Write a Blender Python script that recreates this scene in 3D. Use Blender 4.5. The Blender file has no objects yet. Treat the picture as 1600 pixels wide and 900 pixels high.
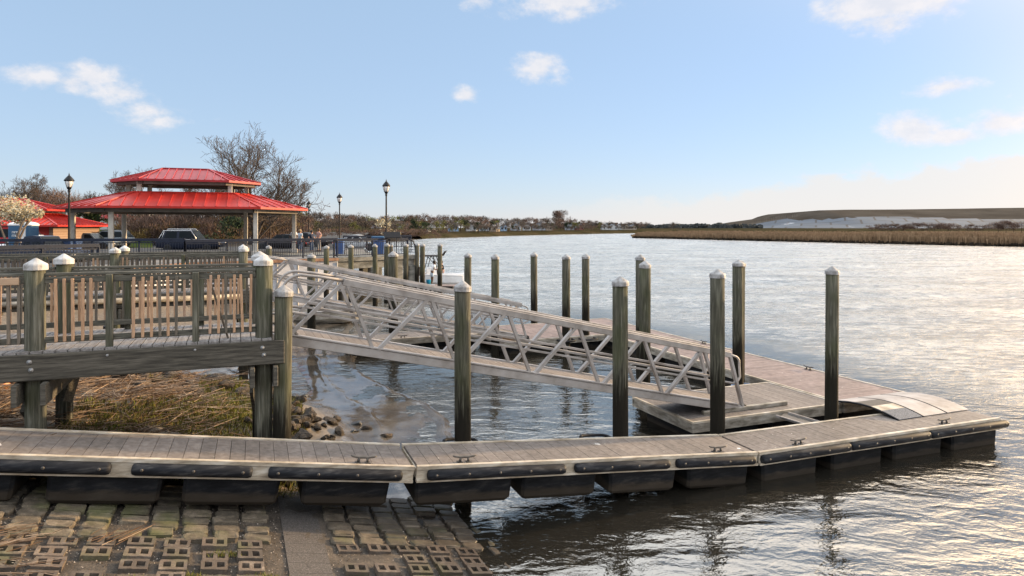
# Waterfront dock scene: floating docks, gangways and timber piles on a tidal river
import bpy, bmesh, math, random
from mathutils import Matrix, Vector, noise as mnoise
R = math.radians
sc = bpy.context.scene
COL = sc.collection
rnd = random.Random(11)
F, HOR, EYE = 1066.7, 355.0, 4.5
PHI = R(22)
CU, SU = math.cos(PHI), math.sin(PHI)

def W(u, v, z=0.0):                       # dock grid (u along the docks, v away from the viewer) -> world
    return Vector((CU*u - SU*v, SU*u + CU*v, z))
def toUV(x, y):
    return CU*x + SU*y, -SU*x + CU*y
def at(px, Y):                            # lateral place of something seen px pixels from the left at distance Y
    return (px - 800.0)/F*Y
def zat(py, Y):
    return EYE - (py - HOR)/F*Y
def sstep(a, b, x):
    t = max(0.0, min(1.0, (x-a)/(b-a))); return t*t*(3-2*t)

# ------------------------------------------------------------------ objects
MATS = {}
PMAT = {}
def setp(o, label=None, cat=None, group=None, kind=None):
    if label: o["label"] = label
    if cat: o["category"] = cat
    if group: o["group"] = group
    if kind: o["kind"] = kind
    return o
def thing(name, label, cat, loc=(0, 0, 0), rotz=0.0, group=None, mat=None):
    o = bpy.data.objects.new(name, None); COL.objects.link(o)
    o.empty_display_size = 0.2
    M = mat if mat is not None else Matrix.Translation(Vector(loc)) @ Matrix.Rotation(rotz, 4, 'Z')
    o.matrix_world = M
    PMAT[o.name] = M.copy()
    return setp(o, label, cat, group)

class MB:
    """collects primitives, links them as one mesh object"""
    def __init__(s, M=None):
        s.v = []; s.f = []; s.mi = []; s.M = M; s.cur = 0; s.sm = []
        s.smooth = False
    def add(s, vs, fs, smooth=None):
        b = len(s.v)
        if s.M is not None: vs = [s.M @ Vector(p) for p in vs]
        s.v.extend([tuple(p) for p in vs])
        for f in fs:
            s.f.append(tuple(i+b for i in f)); s.mi.append(s.cur)
            s.sm.append(s.smooth if smooth is None else smooth)
        return s
    def box(s, c, d, rot=None, taper=1.0):
        x, y, z = d[0]/2, d[1]/2, d[2]/2
        vs = [(-x,-y,-z),(x,-y,-z),(x,y,-z),(-x,y,-z),(-x*taper,-y*taper,z),(x*taper,-y*taper,z),(x*taper,y*taper,z),(-x*taper,y*taper,z)]
        c = Vector(c)
        vs = [c + (rot @ Vector(p) if rot is not None else Vector(p)) for p in vs]
        return s.add(vs, [(0,3,2,1),(4,5,6,7),(0,1,5,4),(1,2,6,5),(2,3,7,6),(3,0,4,7)], False)
    def bx(s, a, b):
        return s.box([(a[i]+b[i])/2 for i in range(3)], [abs(b[i]-a[i]) for i in range(3)])
    def bbox(s, c, d, bev=0.01):          # box with chamfered edges (vertical profile chamfer on all sides)
        x, y, z = d[0]/2, d[1]/2, d[2]/2; e = min(bev, x*.9, y*.9, z*.9)
        ring = lambda a, b, zz: [(-a,-b+e,zz),(-a+e,-b,zz),(a-e,-b,zz),(a,-b+e,zz),(a,b-e,zz),(a-e,b,zz),(-a+e,b,zz),(-a,b-e,zz)]
        vs = ring(x-e,y-e,-z)+ring(x,y,-z+e)+ring(x,y,z-e)+ring(x-e,y-e,z)
        fs = [tuple(range(7,-1,-1)), tuple(range(24,32))]
        for r in range(3):
            for i in range(8):
                j = (i+1) % 8
                fs.append((r*8+i, r*8+j, r*8+8+j, r*8+8+i))
        c = Vector(c)
        return s.add([c+Vector(p) for p in vs], fs, False)
    def bar(s, p, q, w, h, up=(0,0,1)):   # rectangular bar from p to q
        p, q = Vector(p), Vector(q); d = (q-p); L = d.length
        if L < 1e-6: return s
        x = d/L; y = Vector(up).cross(x)
        if y.length < 1e-4: y = Vector((0,1,0)).cross(x)
        y.normalize(); z = x.cross(y)
        vs = []
        for t in (p, q):
            for a, b in ((-1,-1),(1,-1),(1,1),(-1,1)):
                vs.append(t + y*(a*w/2) + z*(b*h/2))
        return s.add(vs, [(3,2,1,0),(4,5,6,7),(0,1,5,4),(1,2,6,5),(2,3,7,6),(3,0,4,7)], False)
    def tube(s, pts, r, n=8, cap=True, smooth=True):
        pts = [Vector(p) for p in pts]; m = len(pts)
        rs = r if isinstance(r, (list, tuple)) else [r]*m
        ref = None; vs = []
        for i, p in enumerate(pts):
            d = (pts[min(i+1,m-1)] - pts[max(i-1,0)])
            d = d.normalized() if d.length > 1e-9 else Vector((0,0,1))
            if ref is None:
                ref = Vector((0,0,1)) if abs(d.z) < .9 else Vector((1,0,0))
            a = ref - d*ref.dot(d)
            if a.length < 1e-4: a = d.orthogonal()
            a.normalize(); b = d.cross(a); ref = a
            for k in range(n):
                t = 2*math.pi*k/n
                vs.append(p + (a*math.cos(t) + b*math.sin(t))*rs[i])
        fs = []
        for i in range(m-1):
            for k in range(n):
                k2 = (k+1) % n
                fs.append((i*n+k, i*n+k2, (i+1)*n+k2, (i+1)*n+k))
        s.add(vs, fs, smooth)
        if cap:
            b = len(s.v) - len(vs)
            s.f.append(tuple(b+k for k in range(n-1,-1,-1))); s.mi.append(s.cur); s.sm.append(False)
            s.f.append(tuple(b+(m-1)*n+k for k in range(n))); s.mi.append(s.cur); s.sm.append(False)
        return s
    def lathe(s, prof, c=(0,0,0), n=16, smooth=True, axis=None):
        vs = []; c = Vector(c)
        for (r, z) in prof:
            for k in range(n):
                t = 2*math.pi*k/n
                p = Vector((r*math.cos(t), r*math.sin(t), z))
                if axis is not None: p = axis @ p
                vs.append(c+p)
        fs = []
        for i in range(len(prof)-1):
            for k in range(n):
                k2 = (k+1) % n
                fs.append((i*n+k, i*n+k2, (i+1)*n+k2, (i+1)*n+k))
        s.add(vs, fs, smooth)
        b = len(s.v)-len(vs); m = len(prof)
        if prof[0][0] > 1e-4: s.f.append(tuple(b+k for k in range(n-1,-1,-1))); s.mi.append(s.cur); s.sm.append(False)
        if prof[-1][0] > 1e-4: s.f.append(tuple(b+(m-1)*n+k for k in range(n))); s.mi.append(s.cur); s.sm.append(False)
        return s
    def prism(s, poly, z0, z1):           # horizontal polygon extruded
        n = len(poly)
        vs = [(p[0],p[1],z0) for p in poly] + [(p[0],p[1],z1) for p in poly]
        fs = [tuple(range(n-1,-1,-1)), tuple(range(n,2*n))]
        for i in range(n):
            j = (i+1) % n
            fs.append((i, j, n+j, n+i))
        return s.add(vs, fs, False)
    def xprism(s, poly, y0, y1):          # polygon in xz extruded along y
        n = len(poly)
        vs = [(p[0],y0,p[1]) for p in poly] + [(p[0],y1,p[1]) for p in poly]
        fs = [tuple(range(n)), tuple(range(2*n-1,n-1,-1))]
        for i in range(n):
            j = (i+1) % n
            fs.append((j, i, n+i, n+j))
        return s.add(vs, fs, False)
    def loft(s, rings, closed=True, cap=True, smooth=True):
        n = len(rings[0]); vs = [p for r in rings for p in r]; fs = []
        for i in range(len(rings)-1):
            for k in range(n if closed else n-1):
                k2 = (k+1) % n
                fs.append((i*n+k, i*n+k2, (i+1)*n+k2, (i+1)*n+k))
        if cap and closed:
            fs.append(tuple(range(n-1,-1,-1))); fs.append(tuple((len(rings)-1)*n+k for k in range(n)))
        return s.add(vs, fs, smooth)
    def mesh(s, name, mats):
        me = bpy.data.meshes.new(name)
        me.from_pydata(s.v, [], s.f)
        for m in (mats if isinstance(mats, (list, tuple)) else [mats]): me.materials.append(m)
        me.polygons.foreach_set("material_index", s.mi)
        me.polygons.foreach_set("use_smooth", s.sm)
        me.update()
        return me
    def build(s, name, mats, parent=None, label=None, world=False):
        if world and parent is not None:
            inv = PMAT[parent.name].inverted()
            s.v = [tuple(inv @ Vector(p)) for p in s.v]
        return link(name, s.mesh(name, mats), parent, label)
def link(name, me, parent=None, label=None, mat=None):
    o = bpy.data.objects.new(name, me); COL.objects.link(o)
    if parent is not None: o.parent = parent
    if mat is not None: o.matrix_local = mat
    if parent is None: PMAT[o.name] = mat.copy() if mat is not None else Matrix.Identity(4)
    if label: o["label"] = label
    return o
def copy_tree(o, parent=None):
    c = o.copy(); COL.objects.link(c)
    if parent is not None: c.parent = parent
    for ch in list(KIDS.get(o.name, o.children)):
        copy_tree(ch, c)
    return c
KIDS = {}

# ------------------------------------------------------------------ materials
def lin(c):
    return tuple(((x/12.92) if x <= .04045 else ((x+.055)/1.055)**2.4) for x in [k/255 for k in c])
class NT:
    def __init__(s, name):
        s.m = bpy.data.materials.new(name); s.m.use_nodes = True
        s.t = s.m.node_tree; s.t.nodes.clear()
        s.out = s.t.nodes.new("ShaderNodeOutputMaterial")
    def n(s, typ, **kw):
        nd = s.t.nodes.new("ShaderNode"+typ)
        for k, v in kw.items():
            if k.startswith("i_"): nd.inputs[k[2:].replace("_", " ")].default_value = v
            else: setattr(nd, k, v)
        return nd
    def l(s, a, b): s.t.links.new(a, b)
    def math(s, op, a, b=None, c=None, clamp=False):
        nd = s.n("Math", operation=op); nd.use_clamp = clamp
        for i, x in enumerate((a, b, c)):
            if x is None: continue
            if isinstance(x, (int, float)): nd.inputs[i].default_value = x
            else: s.l(x, nd.inputs[i])
        return nd.outputs[0]
    def ramp(s, fac, stops, interp='LINEAR'):
        r = s.n("ValToRGB"); r.color_ramp.interpolation = interp
        e = r.color_ramp.elements
        while len(e) > 1: e.remove(e[-1])
        e[0].position = stops[0][0]; e[0].color = (*stops[0][1][:3], 1)
        for p, c in stops[1:]:
            q = e.new(p); q.color = (*c[:3], 1)
        s.l(fac, r.inputs[0]); return r.outputs[0]
    def mix(s, fac, a, b, blend='MIX'):
        m = s.n("Mix", data_type='RGBA', blend_type=blend)
        for sock, x in ((m.inputs[0], fac), (m.inputs[6], a), (m.inputs[7], b)):
            if isinstance(x, (int, float)): sock.default_value = x
            elif isinstance(x, tuple): sock.default_value = (*x[:3], 1)
            else: s.l(x, sock)
        return m.outputs[2]
    def coord(s, kind='Object', scale=(1,1,1)):
        if kind == 'World':
            src = s.n("NewGeometry").outputs["Position"]
        else:
            src = s.n("TexCoord").outputs[kind]
        mp = s.n("Mapping"); mp.inputs["Scale"].default_value = scale
        s.l(src, mp.inputs["Vector"]); return mp.outputs[0]
    def noise(s, vec, scale=5, detail=4, rough=.55, dist=0):
        nd = s.n("TexNoise"); nd.inputs["Scale"].default_value = scale
        nd.inputs["Detail"].default_value = detail; nd.inputs["Roughness"].default_value = rough
        nd.inputs["Distortion"].default_value = dist
        s.l(vec, nd.inputs["Vector"]); return nd.outputs["Fac"]
    def bump(s, h, strength=.3, dist=.02, normal=None):
        b = s.n("Bump"); b.inputs["Strength"].default_value = strength; b.inputs["Distance"].default_value = dist
        s.l(h, b.inputs["Height"])
        if normal is not None: s.l(normal, b.inputs["Normal"])
        return b.outputs[0]
    def rand(s, col, amt):
        oi = s.n("ObjectInfo").outputs["Random"]
        k = s.math('MULTIPLY_ADD', oi, 2*amt, 1-amt)
        mm = s.n("Mix", data_type='RGBA', blend_type='MULTIPLY'); mm.inputs[0].default_value = 1
        s.l(col, mm.inputs[6])
        cc = s.n("CombineColor"); 
        for i in range(3): s.l(k, cc.inputs[i])
        s.l(cc.outputs[0], mm.inputs[7]); return mm.outputs[2]
    def bsdf(s, col, rough=.7, metal=0, normal=None, spec=.5, **kw):
        b = s.n("BsdfPrincipled")
        if isinstance(col, tuple): b.inputs["Base Color"].default_value = (*col[:3], 1)
        else: s.l(col, b.inputs["Base Color"])
        if isinstance(rough, (int, float)): b.inputs["Roughness"].default_value = rough
        else: s.l(rough, b.inputs["Roughness"])
        b.inputs["Metallic"].default_value = metal
        b.inputs["Specular IOR Level"].default_value = spec
        if normal is not None: s.l(normal, b.inputs["Normal"])
        for k, v in kw.items(): b.inputs[k.replace("_", " ")].default_value = v
        s.l(b.outputs[0], s.out.inputs["Surface"]); return b
def mat(name, cols, scale=6, stretch=(1,1,1), rough=.7, metal=0, bump=0, bdist=.01, coord='Object', rand=0.0, detail=5, spec=.25, fine=0.0):
    """noise-driven colour (cols: list of linear tuples from dark to light)"""
    t = NT(name); vec = t.coord(coord, stretch)
    f = t.noise(vec, scale, detail, .6)
    n = len(cols)
    if n == 1: cols = [tuple(c*.88 for c in cols[0]), tuple(c*1.1 for c in cols[0])]; n = 2
    col = t.ramp(f, [(.3+.4*i/(n-1), c) for i, c in enumerate(cols)])
    if rand: col = t.rand(col, rand)
    if fine:
        g = t.noise(vec, scale*9, 3, .6)
        col = t.mix(1.0, col, t.ramp(g, [(.3, (1-fine,)*3), (.7, (1+fine*.4,)*3)]), 'MULTIPLY')
    nb = t.bump(t.noise(vec, scale*3, 4, .6), bump, bdist) if bump else None
    t.bsdf(col, rough, metal, nb, spec)
    MATS[name] = t.m; return t.m
SUN_DEG = 11; SUN_E = 3.5
SKY_AIR, SKY_DUST, SKY_OZ = 1.0, 0.1, 4.0
SKY_SAT, SKY_HUE = 1.0, 0.5
SKY_TINT = (.42, .31, .34)
SKY_STR, EXPOSURE = 0.085, 1.57
VEIL = [(0, (1.42, 1.86, 2.22)), (1, (1.05, 1.72, 2.38))]
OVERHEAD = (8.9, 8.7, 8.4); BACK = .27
CLOUD_COL = (3.75, 3.62, 3.65); BANK_COL = (3.55, 3.42, 3.32)
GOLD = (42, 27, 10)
GLOW_POW, GLOW_COL = 24, (7, 3.6, .5)
WAV = (.045, .032, .01)
CLOUDS = [(72,122,42,15,1.0),(112,130,36,17,1.05),(150,114,46,24,1.15),(188,148,48,24,1.15),(232,170,54,19,1.1),(255,186,34,13,.9),
 (745,2,20,10,.7),(885,2,75,22,1.0),(893,22,34,16,.9),(836,110,38,20,1.0),(862,126,34,9,.7),(727,149,14,11,.75),
 (1395,4,95,36,1.4),(1385,36,60,26,1.2),(1480,136,48,14,1.05),(1578,150,14,10,.7),(1425,202,46,25,1.25),(1490,212,48,12,1.1),(1575,188,66,26,1.35),(336,186,14,9,.55)]
OPEN_ROUGH = .23
OPEN_AMP = 3.4
# ------------------------------------------------------------------ the materials
def pile_material(name, c_dark, c_mid, c_lite, wet=True, wet_top=1.72):
    t = NT(name)
    vec = t.coord('World', (9, 9, .55))
    g = t.noise(vec, 3.2, 6, .62, .3)
    col = t.ramp(g, [(.28, c_dark), (.5, c_mid), (.72, c_lite)])
    big = t.noise(t.coord('World', (1, 1, .7)), 1.7, 3)
    col = t.mix(t.math('MULTIPLY', t.ramp(big, [(.45, (0,0,0)), (.62, (1,1,1))]), .38), col, (.045, .052, .02))   # green algae patches
    streak = t.noise(t.coord('World', (14, 14, 1.1)), 1.6, 3)
    col = t.mix(t.math('MULTIPLY', t.ramp(streak, [(.62, (0,0,0)), (.74, (1,1,1))]), .35), col, (.26, .25, .21))
    if wet:                                                     # tide mark: wet black foot of the pile
        z = t.n("SeparateXYZ"); t.l(t.n("NewGeometry").outputs["Position"], z.inputs[0])
        edge = t.math('ADD', z.outputs[2], t.math('MULTIPLY', t.math('SUBTRACT', g, .5), 1.5))
        dark = t.ramp(t.math('MULTIPLY_ADD', edge, 1.7, -wet_top*1.7+.5, True), [(0, (1,1,1)), (1, (0,0,0))])
        col = t.mix(t.math('MULTIPLY', dark, .95), col, (.0075, .006, .004))
    col = t.rand(col, .14)
    t.bsdf(col, .85, 0, t.bump(g, .8, .014), .12)
    MATS[name] = t.m; return t.m
M_pile = pile_material("pile_timber", (.022, .021, .015), (.055, .052, .038), (.12, .112, .085))
M_post = pile_material("pier_post_timber", (.028, .028, .021), (.07, .067, .05), (.16, .152, .122), True, 1.35)
M_cap = mat("pile_cap_plastic", [(.09, .08, .072), (.22, .212, .207), (.3, .296, .295)], 11, (1,1,1), .55, 0, .2, .006, 'World', .08)
M_pcap = mat("white_pier_cap", [(.16, .145, .13), (.33, .32, .312), (.42, .42, .42)], 9, (1,1,1), .6, 0, .3, .008, 'World', .08)
M_beam = mat("weathered_beam", [(.022, .02, .016), (.056, .05, .04), (.1, .09, .073)], 3.5, (.8, 11, 13), .85, 0, .5, .008, 'Object', .1)
M_deckwood = mat("grey_deck_boards", [(.1, .09, .084), (.17, .155, .147), (.24, .222, .21)], 3, (7, 1.1, 7), .8, 0, .4, .006, 'Object', .06)
M_baluster = None
def _bal():
    t = NT("baluster_timber")
    oi = t.n("ObjectInfo").outputs["Random"]
    base = t.ramp(oi, [(0, (.10, .085, .065)), (.22, (.16, .13, .10)), (.3, (.33, .2, .12)), (.75, (.42, .255, .15)), (1, (.36, .235, .16))])
    g = t.noise(t.coord('Object', (8, 8, 1)), 6, 4)
    col = t.mix(1.0, base, t.ramp(g, [(.3, (.6, .6, .6)), (.7, (1.1, 1.1, 1.1))]), 'MULTIPLY')
    t.bsdf(col, .8, 0, None, .3); return t.m
M_baluster = _bal()
M_rail = mat("handrail_timber", [(.03, .03, .026), (.075, .07, .055), (.13, .12, .1)], 4, (1, 9, 9), .85, 0, .4, .006)
M_newwood = mat("new_pale_timber", [(.3, .2, .13), (.42, .29, .19)], 4, (1, 9, 9), .8)
def dock_deck(name, cols, stretch):
    t = NT(name)
    a = t.noise(t.coord('World', stretch), 2.4, 6, .65)
    col = t.ramp(a, [(.28, cols[0]), (.5, cols[1]), (.75, cols[2])])
    b = t.noise(t.coord('World', (1, 1, 1)), .9, 4)
    col = t.mix(1.0, col, t.ramp(b, [(.3, (.78, .77, .76)), (.7, (1.1, 1.1, 1.1))]), 'MULTIPLY')
    s = t.noise(t.coord('World', (1, 1, 1)), 7.5, 2)
    col = t.mix(t.ramp(s, [(.74, (0,0,0)), (.765, (1,1,1))]), col, (.55, .53, .5))      # bird droppings
    geo = t.n("NewGeometry")
    rp = t.ramp(geo.outputs["Random Per Island"], [(0, (.86, .86, .86)), (1, (1.1, 1.09, 1.08))])
    col = t.mix(1.0, col, rp, 'MULTIPLY')
    t.bsdf(col, .72, 0, t.bump(a, .35, .004), .35); MATS[name] = t.m; return t.m
M_dock = dock_deck("composite_deck_brown", ((.082, .068, .06), (.13, .111, .099), (.188, .166, .15)), (5, 5, 5))
M_dock2 = dock_deck("composite_deck_mauve", ((.115, .084, .077), (.165, .125, .116), (.215, .17, .158)), (3, 3, 3))
M_alu = mat("weathered_aluminium", [(.16, .138, .122), (.265, .24, .222), (.335, .31, .295)], 2.2, (1,1,1), .55, .25, .15, .004, 'World', .03, 6, .45)
M_alu_dirty = mat("stained_aluminium", [(.08, .068, .05), (.22, .195, .16), (.36, .335, .295)], 3, (1, 1, 3), .55, .2, .2, .004, 'World', 0, 7)
M_edge = mat("pale_edge_trim", [(.19, .15, .105), (.36, .305, .235), (.5, .45, .38)], 3, (1,1,4), .55, .1, .1, .003, 'World', 0, 6)
M_rubber = mat("black_rubber", [(.005, .0055, .007), (.011, .0115, .014), (.045, .044, .044)], 5, (.6,1,4), .62, 0, .2, .004, 'World', .05, 6, .12)
M_float = mat("black_float_plastic", [(.003, .0035, .004), (.007, .0075, .009), (.022, .02, .018)], 2.6, (1,1,5), .7, 0, .3, .01, 'World', .1, 6, .1)
M_steel = mat("galvanised_steel", [(.25, .25, .26), (.45, .45, .46)], 20, rough=.45, metal=.6)
M_blackmetal = mat("black_painted_metal", [(.006, .006, .007), (.011, .011, .013)], 8, rough=.5, spec=.2)
M_navy = mat("navy_painted_metal", [(.008, .011, .02), (.014, .019, .034)], 5, rough=.5, spec=.2)
M_redroof = mat("red_metal_roof", [(.225, .014, .01), (.31, .019, .013), (.37, .03, .022)], .55, (1,1,3), .5, 0, 0, 0, 'World', 0, 8, .2)
M_redroof2 = mat("red_metal_upper_roof", [(.19, .013, .016), (.25, .018, .022), (.31, .03, .034)], .55, (1,1,3), .5, 0, 0, 0, 'World', 0, 8, .2)
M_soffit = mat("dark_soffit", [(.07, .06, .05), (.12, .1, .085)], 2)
M_column = mat("pale_concrete_column", [(.3, .27, .23), (.42, .39, .35)], 3, (4,4,1), .8)
M_concrete = mat("weathered_concrete", [(.05, .05, .043), (.12, .115, .1), (.2, .19, .165)], 1.6, (1,1,2.5), .85, 0, .4, .02, 'World', 0, 7)
M_whitewall = mat("white_wall_panel", [(.24, .24, .25), (.34, .34, .36), (.42, .42, .44)], 1.2, (1,1,1.5), .7, 0, 0, 0, 'World', 0, 6)
M_rusty = mat("rusty_coping", [(.12, .06, .035), (.24, .14, .09)], 4, (1,1,1), .8, 0, 0, 0, 'World')
def brick():
    t = NT("tan_brick"); b = t.n("TexBrick")
    b.inputs["Scale"].default_value = 1; b.inputs["Color1"].default_value = (.155, .095, .065, 1)
    b.inputs["Color2"].default_value = (.195, .125, .088, 1); b.inputs["Mortar"].default_value = (.27, .21, .16, 1)
    b.inputs["Brick Width"].default_value = .4; b.inputs["Row Height"].default_value = .2; b.inputs["Mortar Size"].default_value = .012
    tc = t.n("TexCoord"); mp = t.n("Mapping"); mp.inputs["Rotation"].default_value = (R(90), 0, 0)
    t.l(tc.outputs["Object"], mp.inputs[0]); t.l(mp.outputs[0], b.inputs["Vector"])
    t.bsdf(b.outputs["Color"], .85); return t.m
M_brick = brick()
M_reddoor = mat("red_painted_shutter", [(.26, .02, .016), (.33, .03, .022)], 4)
M_asphalt = mat("asphalt", [(.06, .06, .062), (.09, .09, .09)], .9, coord='World', rough=.9, spec=0)
M_pavement = mat("pale_pavement", [(.13, .125, .118), (.2, .19, .18)], .8, coord='World', rough=.9, spec=0)
M_lawn = mat("lawn_grass", [(.028, .042, .012), (.045, .06, .018), (.065, .07, .026)], 1.1, coord='World', rough=.95, detail=8, spec=0)
M_glass = mat("tinted_glass", [(.008, .011, .013), (.012, .015, .018)], 2, rough=.12, spec=.04)
M_tyre = mat("tyre_rubber", [(.012, .012, .012), (.02, .02, .02)], 9, rough=.8)
M_chrome = mat("bright_metal", [(.5, .5, .5), (.62, .62, .62)], 9, rough=.25, metal=.8)
M_lampglass = mat("frosted_lamp_glass", [(.5, .48, .46), (.62, .6, .58)], 3, rough=.25, spec=.5)
M_white = mat("white_gelcoat", [(.6, .6, .6), (.7, .7, .7)], 3, rough=.35, coord='World')
M_blueplastic = mat("blue_plastic", [(.03, .085, .16), (.045, .11, .2)], 3, rough=.5)
M_bluebin = mat("bright_blue_plastic", [(.03, .06, .16), (.04, .085, .21)], 3, rough=.45)
M_rock = mat("riprap_stone", [(.012, .01, .008), (.042, .033, .025), (.115, .088, .066)], 3.5, (1,1,1), .8, 0, .9, .05, 'Object', .4, 8, .2)
M_rockwet = mat("wet_black_stone", [(.006, .006, .006), (.02, .019, .017)], 4, rough=.3, bump=.6, bdist=.03, spec=.5)
M_bark = mat("bare_bark", [(.035, .026, .02), (.075, .058, .047)], 6, (1,1,.3), .9, coord='World')
M_bark2 = mat("pale_bark", [(.1, .08, .065), (.17, .14, .12)], 6, (1,1,.3), .9, coord='World')
def _float():
    t = NT("black_float_plastic"); vec = t.coord('World', (1, 1, 4))
    a = t.noise(vec, 3.2, 7, .65)
    col = t.ramp(a, [(.3, (.003, .0035, .004)), (.55, (.009, .0095, .011)), (.75, (.03, .028, .026))])
    z = t.n("SeparateXYZ"); t.l(t.n("TexCoord").outputs["Object"], z.inputs[0])
    silt = t.ramp(t.math('ADD', t.math('MULTIPLY_ADD', z.outputs[2], -4.5, -1.75), t.math('MULTIPLY', a, .9)), [(.45, (0,0,0)), (.75, (1,1,1))])
    col = t.mix(t.math('MULTIPLY', silt, .55), col, (.04, .03, .02))       # dried silt along the bottom
    t.bsdf(t.rand(col, .2), .7, 0, t.bump(a, .3, .01), .1); return t.m
M_float = _float()
def leafmat(name, cols, rand=.3):
    t = NT(name); geo = t.n("NewGeometry")
    col = t.ramp(geo.outputs["Random Per Island"], [(i/(len(cols)-1), c) for i, c in enumerate(cols)])
    col = t.rand(col, rand)
    t.bsdf(col, .9, 0, None, .15); MATS[name] = t.m; return t.m
M_twig = leafmat("grey_brown_twigs", [(.036, .028, .023), (.078, .062, .05), (.125, .102, .085)])
M_twigred = leafmat("reddish_budding_twigs", [(.045, .029, .022), (.095, .06, .045), (.15, .1, .078)])
M_olive = leafmat("olive_spring_leaves", [(.045, .05, .016), (.1, .1, .032), (.15, .14, .05)])
M_ever = leafmat("dark_evergreen_needles", [(.01, .017, .009), (.025, .038, .018), (.04, .055, .026)])
M_blossom = leafmat("cream_blossom", [(.2, .165, .1), (.33, .285, .19), (.46, .4, .29)], .1)
M_gold = leafmat("golden_brush", [(.09, .055, .016), (.17, .105, .03), (.2, .14, .05)])
M_reed = leafmat("dry_reed_blades", [(.145, .092, .053), (.21, .136, .078), (.27, .18, .107)], 0)
M_straw = leafmat("dry_reed_straw", [(.05, .028, .016), (.14, .085, .05), (.24, .163, .108), (.4, .305, .215)], 0)
M_grass = leafmat("salt_marsh_grass", [(.035, .026, .009), (.085, .092, .02), (.145, .16, .032), (.13, .08, .03), (.12, .13, .03)], 0)
# ------------------------------------------------------------------ camera, sun, sky
cam = bpy.data.cameras.new("camera"); cam.sensor_width = 36; cam.lens = 24.0
cam.shift_y = -95.0/1600; cam.clip_start = .1; cam.clip_end = 20000
co = bpy.data.objects.new("camera", cam); COL.objects.link(co)
co.location = (0, 0, EYE); co.rotation_euler = (R(90), 0, 0)
sc.camera = co
SUN_AZ, SUN_EL = R(64), R(SUN_DEG)
sd = Vector((math.sin(SUN_AZ)*math.cos(SUN_EL), math.cos(SUN_AZ)*math.cos(SUN_EL), math.sin(SUN_EL)))
sl = bpy.data.lights.new("sun", 'SUN'); sl.energy = SUN_E; sl.angle = R(1.2); sl.color = (1, .70, .38)
so = bpy.data.objects.new("sun", sl); COL.objects.link(so)
so.rotation_euler = (-sd).to_track_quat('-Z', 'Y').to_euler(); so.location = (60, 60, 40)

world = bpy.data.worlds.new("World"); sc.world = world; world.use_nodes = True
class WT(NT):
    def __init__(s, w):
        s.t = w.node_tree; s.t.nodes.clear(); s.out = s.t.nodes.new("ShaderNodeOutputWorld")
wt = WT(world)
sky = wt.n("TexSky"); sky.sky_type = 'NISHITA'; sky.sun_disc = False
sky.sun_elevation = SUN_EL; sky.sun_rotation = SUN_AZ
sky.altitude = 0; sky.air_density = SKY_AIR; sky.dust_density = SKY_DUST; sky.ozone_density = SKY_OZ
dirv = wt.n("TexCoord").outputs["Generated"]
sp = wt.n("SeparateXYZ"); wt.l(dirv, sp.inputs[0])
az = wt.math('ARCTAN2', sp.outputs[0], sp.outputs[1])
el = wt.math('ARCSINE', sp.outputs[2])
nz = wt.noise(wt.coord('Generated', (1, 1, 1.6)), 11, 9, .62)
nz2 = wt.noise(wt.coord('Generated', (1, 1, 1.6)), 34, 5, .6)
nn = wt.math('ADD', wt.math('MULTIPLY', wt.math('SUBTRACT', nz, .5), 2.5), wt.math('MULTIPLY', wt.math('SUBTRACT', nz2, .5), 1.1))
total = None
# clouds: centre and half size (in pixels of the 24 mm view, only as a convenient way to write angles)
for (px, py, hw, hh, k) in CLOUDS:
    a0 = math.atan((px-800)/F); d = math.hypot(F, px-800)
    e0 = math.atan((HOR-py)/d)
    wa = hw/F*math.cos(a0)**2; we = hh/d*math.cos(e0)**2
    da = wt.math('DIVIDE', wt.math('SUBTRACT', az, a0), wa)
    de = wt.math('DIVIDE', wt.math('SUBTRACT', el, e0), we)
    r2 = wt.math('ADD', wt.math('MULTIPLY', da, da), wt.math('MULTIPLY', de, de))
    m = wt.math('SUBTRACT', k, wt.math('MULTIPLY', wt.math('SQRT', r2), k*.62))
    total = m if total is None else wt.math('MAXIMUM', total, m)
mask = wt.math('ADD', total, nn)
mr = wt.n("MapRange"); mr.interpolation_type = 'SMOOTHSTEP'
mr.inputs[1].default_value = .16; mr.inputs[2].default_value = 1.02; wt.l(mask, mr.inputs[0])
cmask = wt.math('MULTIPLY', mr.outputs[0], .85)
# long bank of cloud low over the horizon, rising towards the sun
top = wt.math('MULTIPLY_ADD', az, .1, .028)
bank = wt.math('DIVIDE', wt.math('SUBTRACT', wt.math('ADD', top, wt.math('MULTIPLY', nn, .03)), el), .016)
mb2 = wt.n("MapRange"); mb2.interpolation_type = 'SMOOTHSTEP'; wt.l(bank, mb2.inputs[0])
azm = wt.n("MapRange"); azm.interpolation_type = 'SMOOTHSTEP'; azm.inputs[1].default_value = -.05; azm.inputs[2].default_value = .35
wt.l(az, azm.inputs[0])
bmask = wt.math('MULTIPLY', wt.math('MULTIPLY', mb2.outputs[0], azm.outputs[0]), .8)
allm = wt.math('MAXIMUM', cmask, bmask)
hs = wt.n("HueSaturation"); hs.inputs["Saturation"].default_value = SKY_SAT; hs.inputs["Hue"].default_value = SKY_HUE
hs.inputs["Value"].default_value = 1.0
wt.l(sky.outputs[0], hs.inputs["Color"])
# thin high veil: lifts the blue and whitens it towards the horizon
veil = wt.ramp(wt.math('MULTIPLY', el, 1/1.2, None, True), VEIL)
skyc = wt.mix(1.0, wt.mix(1.0, hs.outputs[0], SKY_TINT, 'MULTIPLY'), veil, 'ADD')
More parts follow.
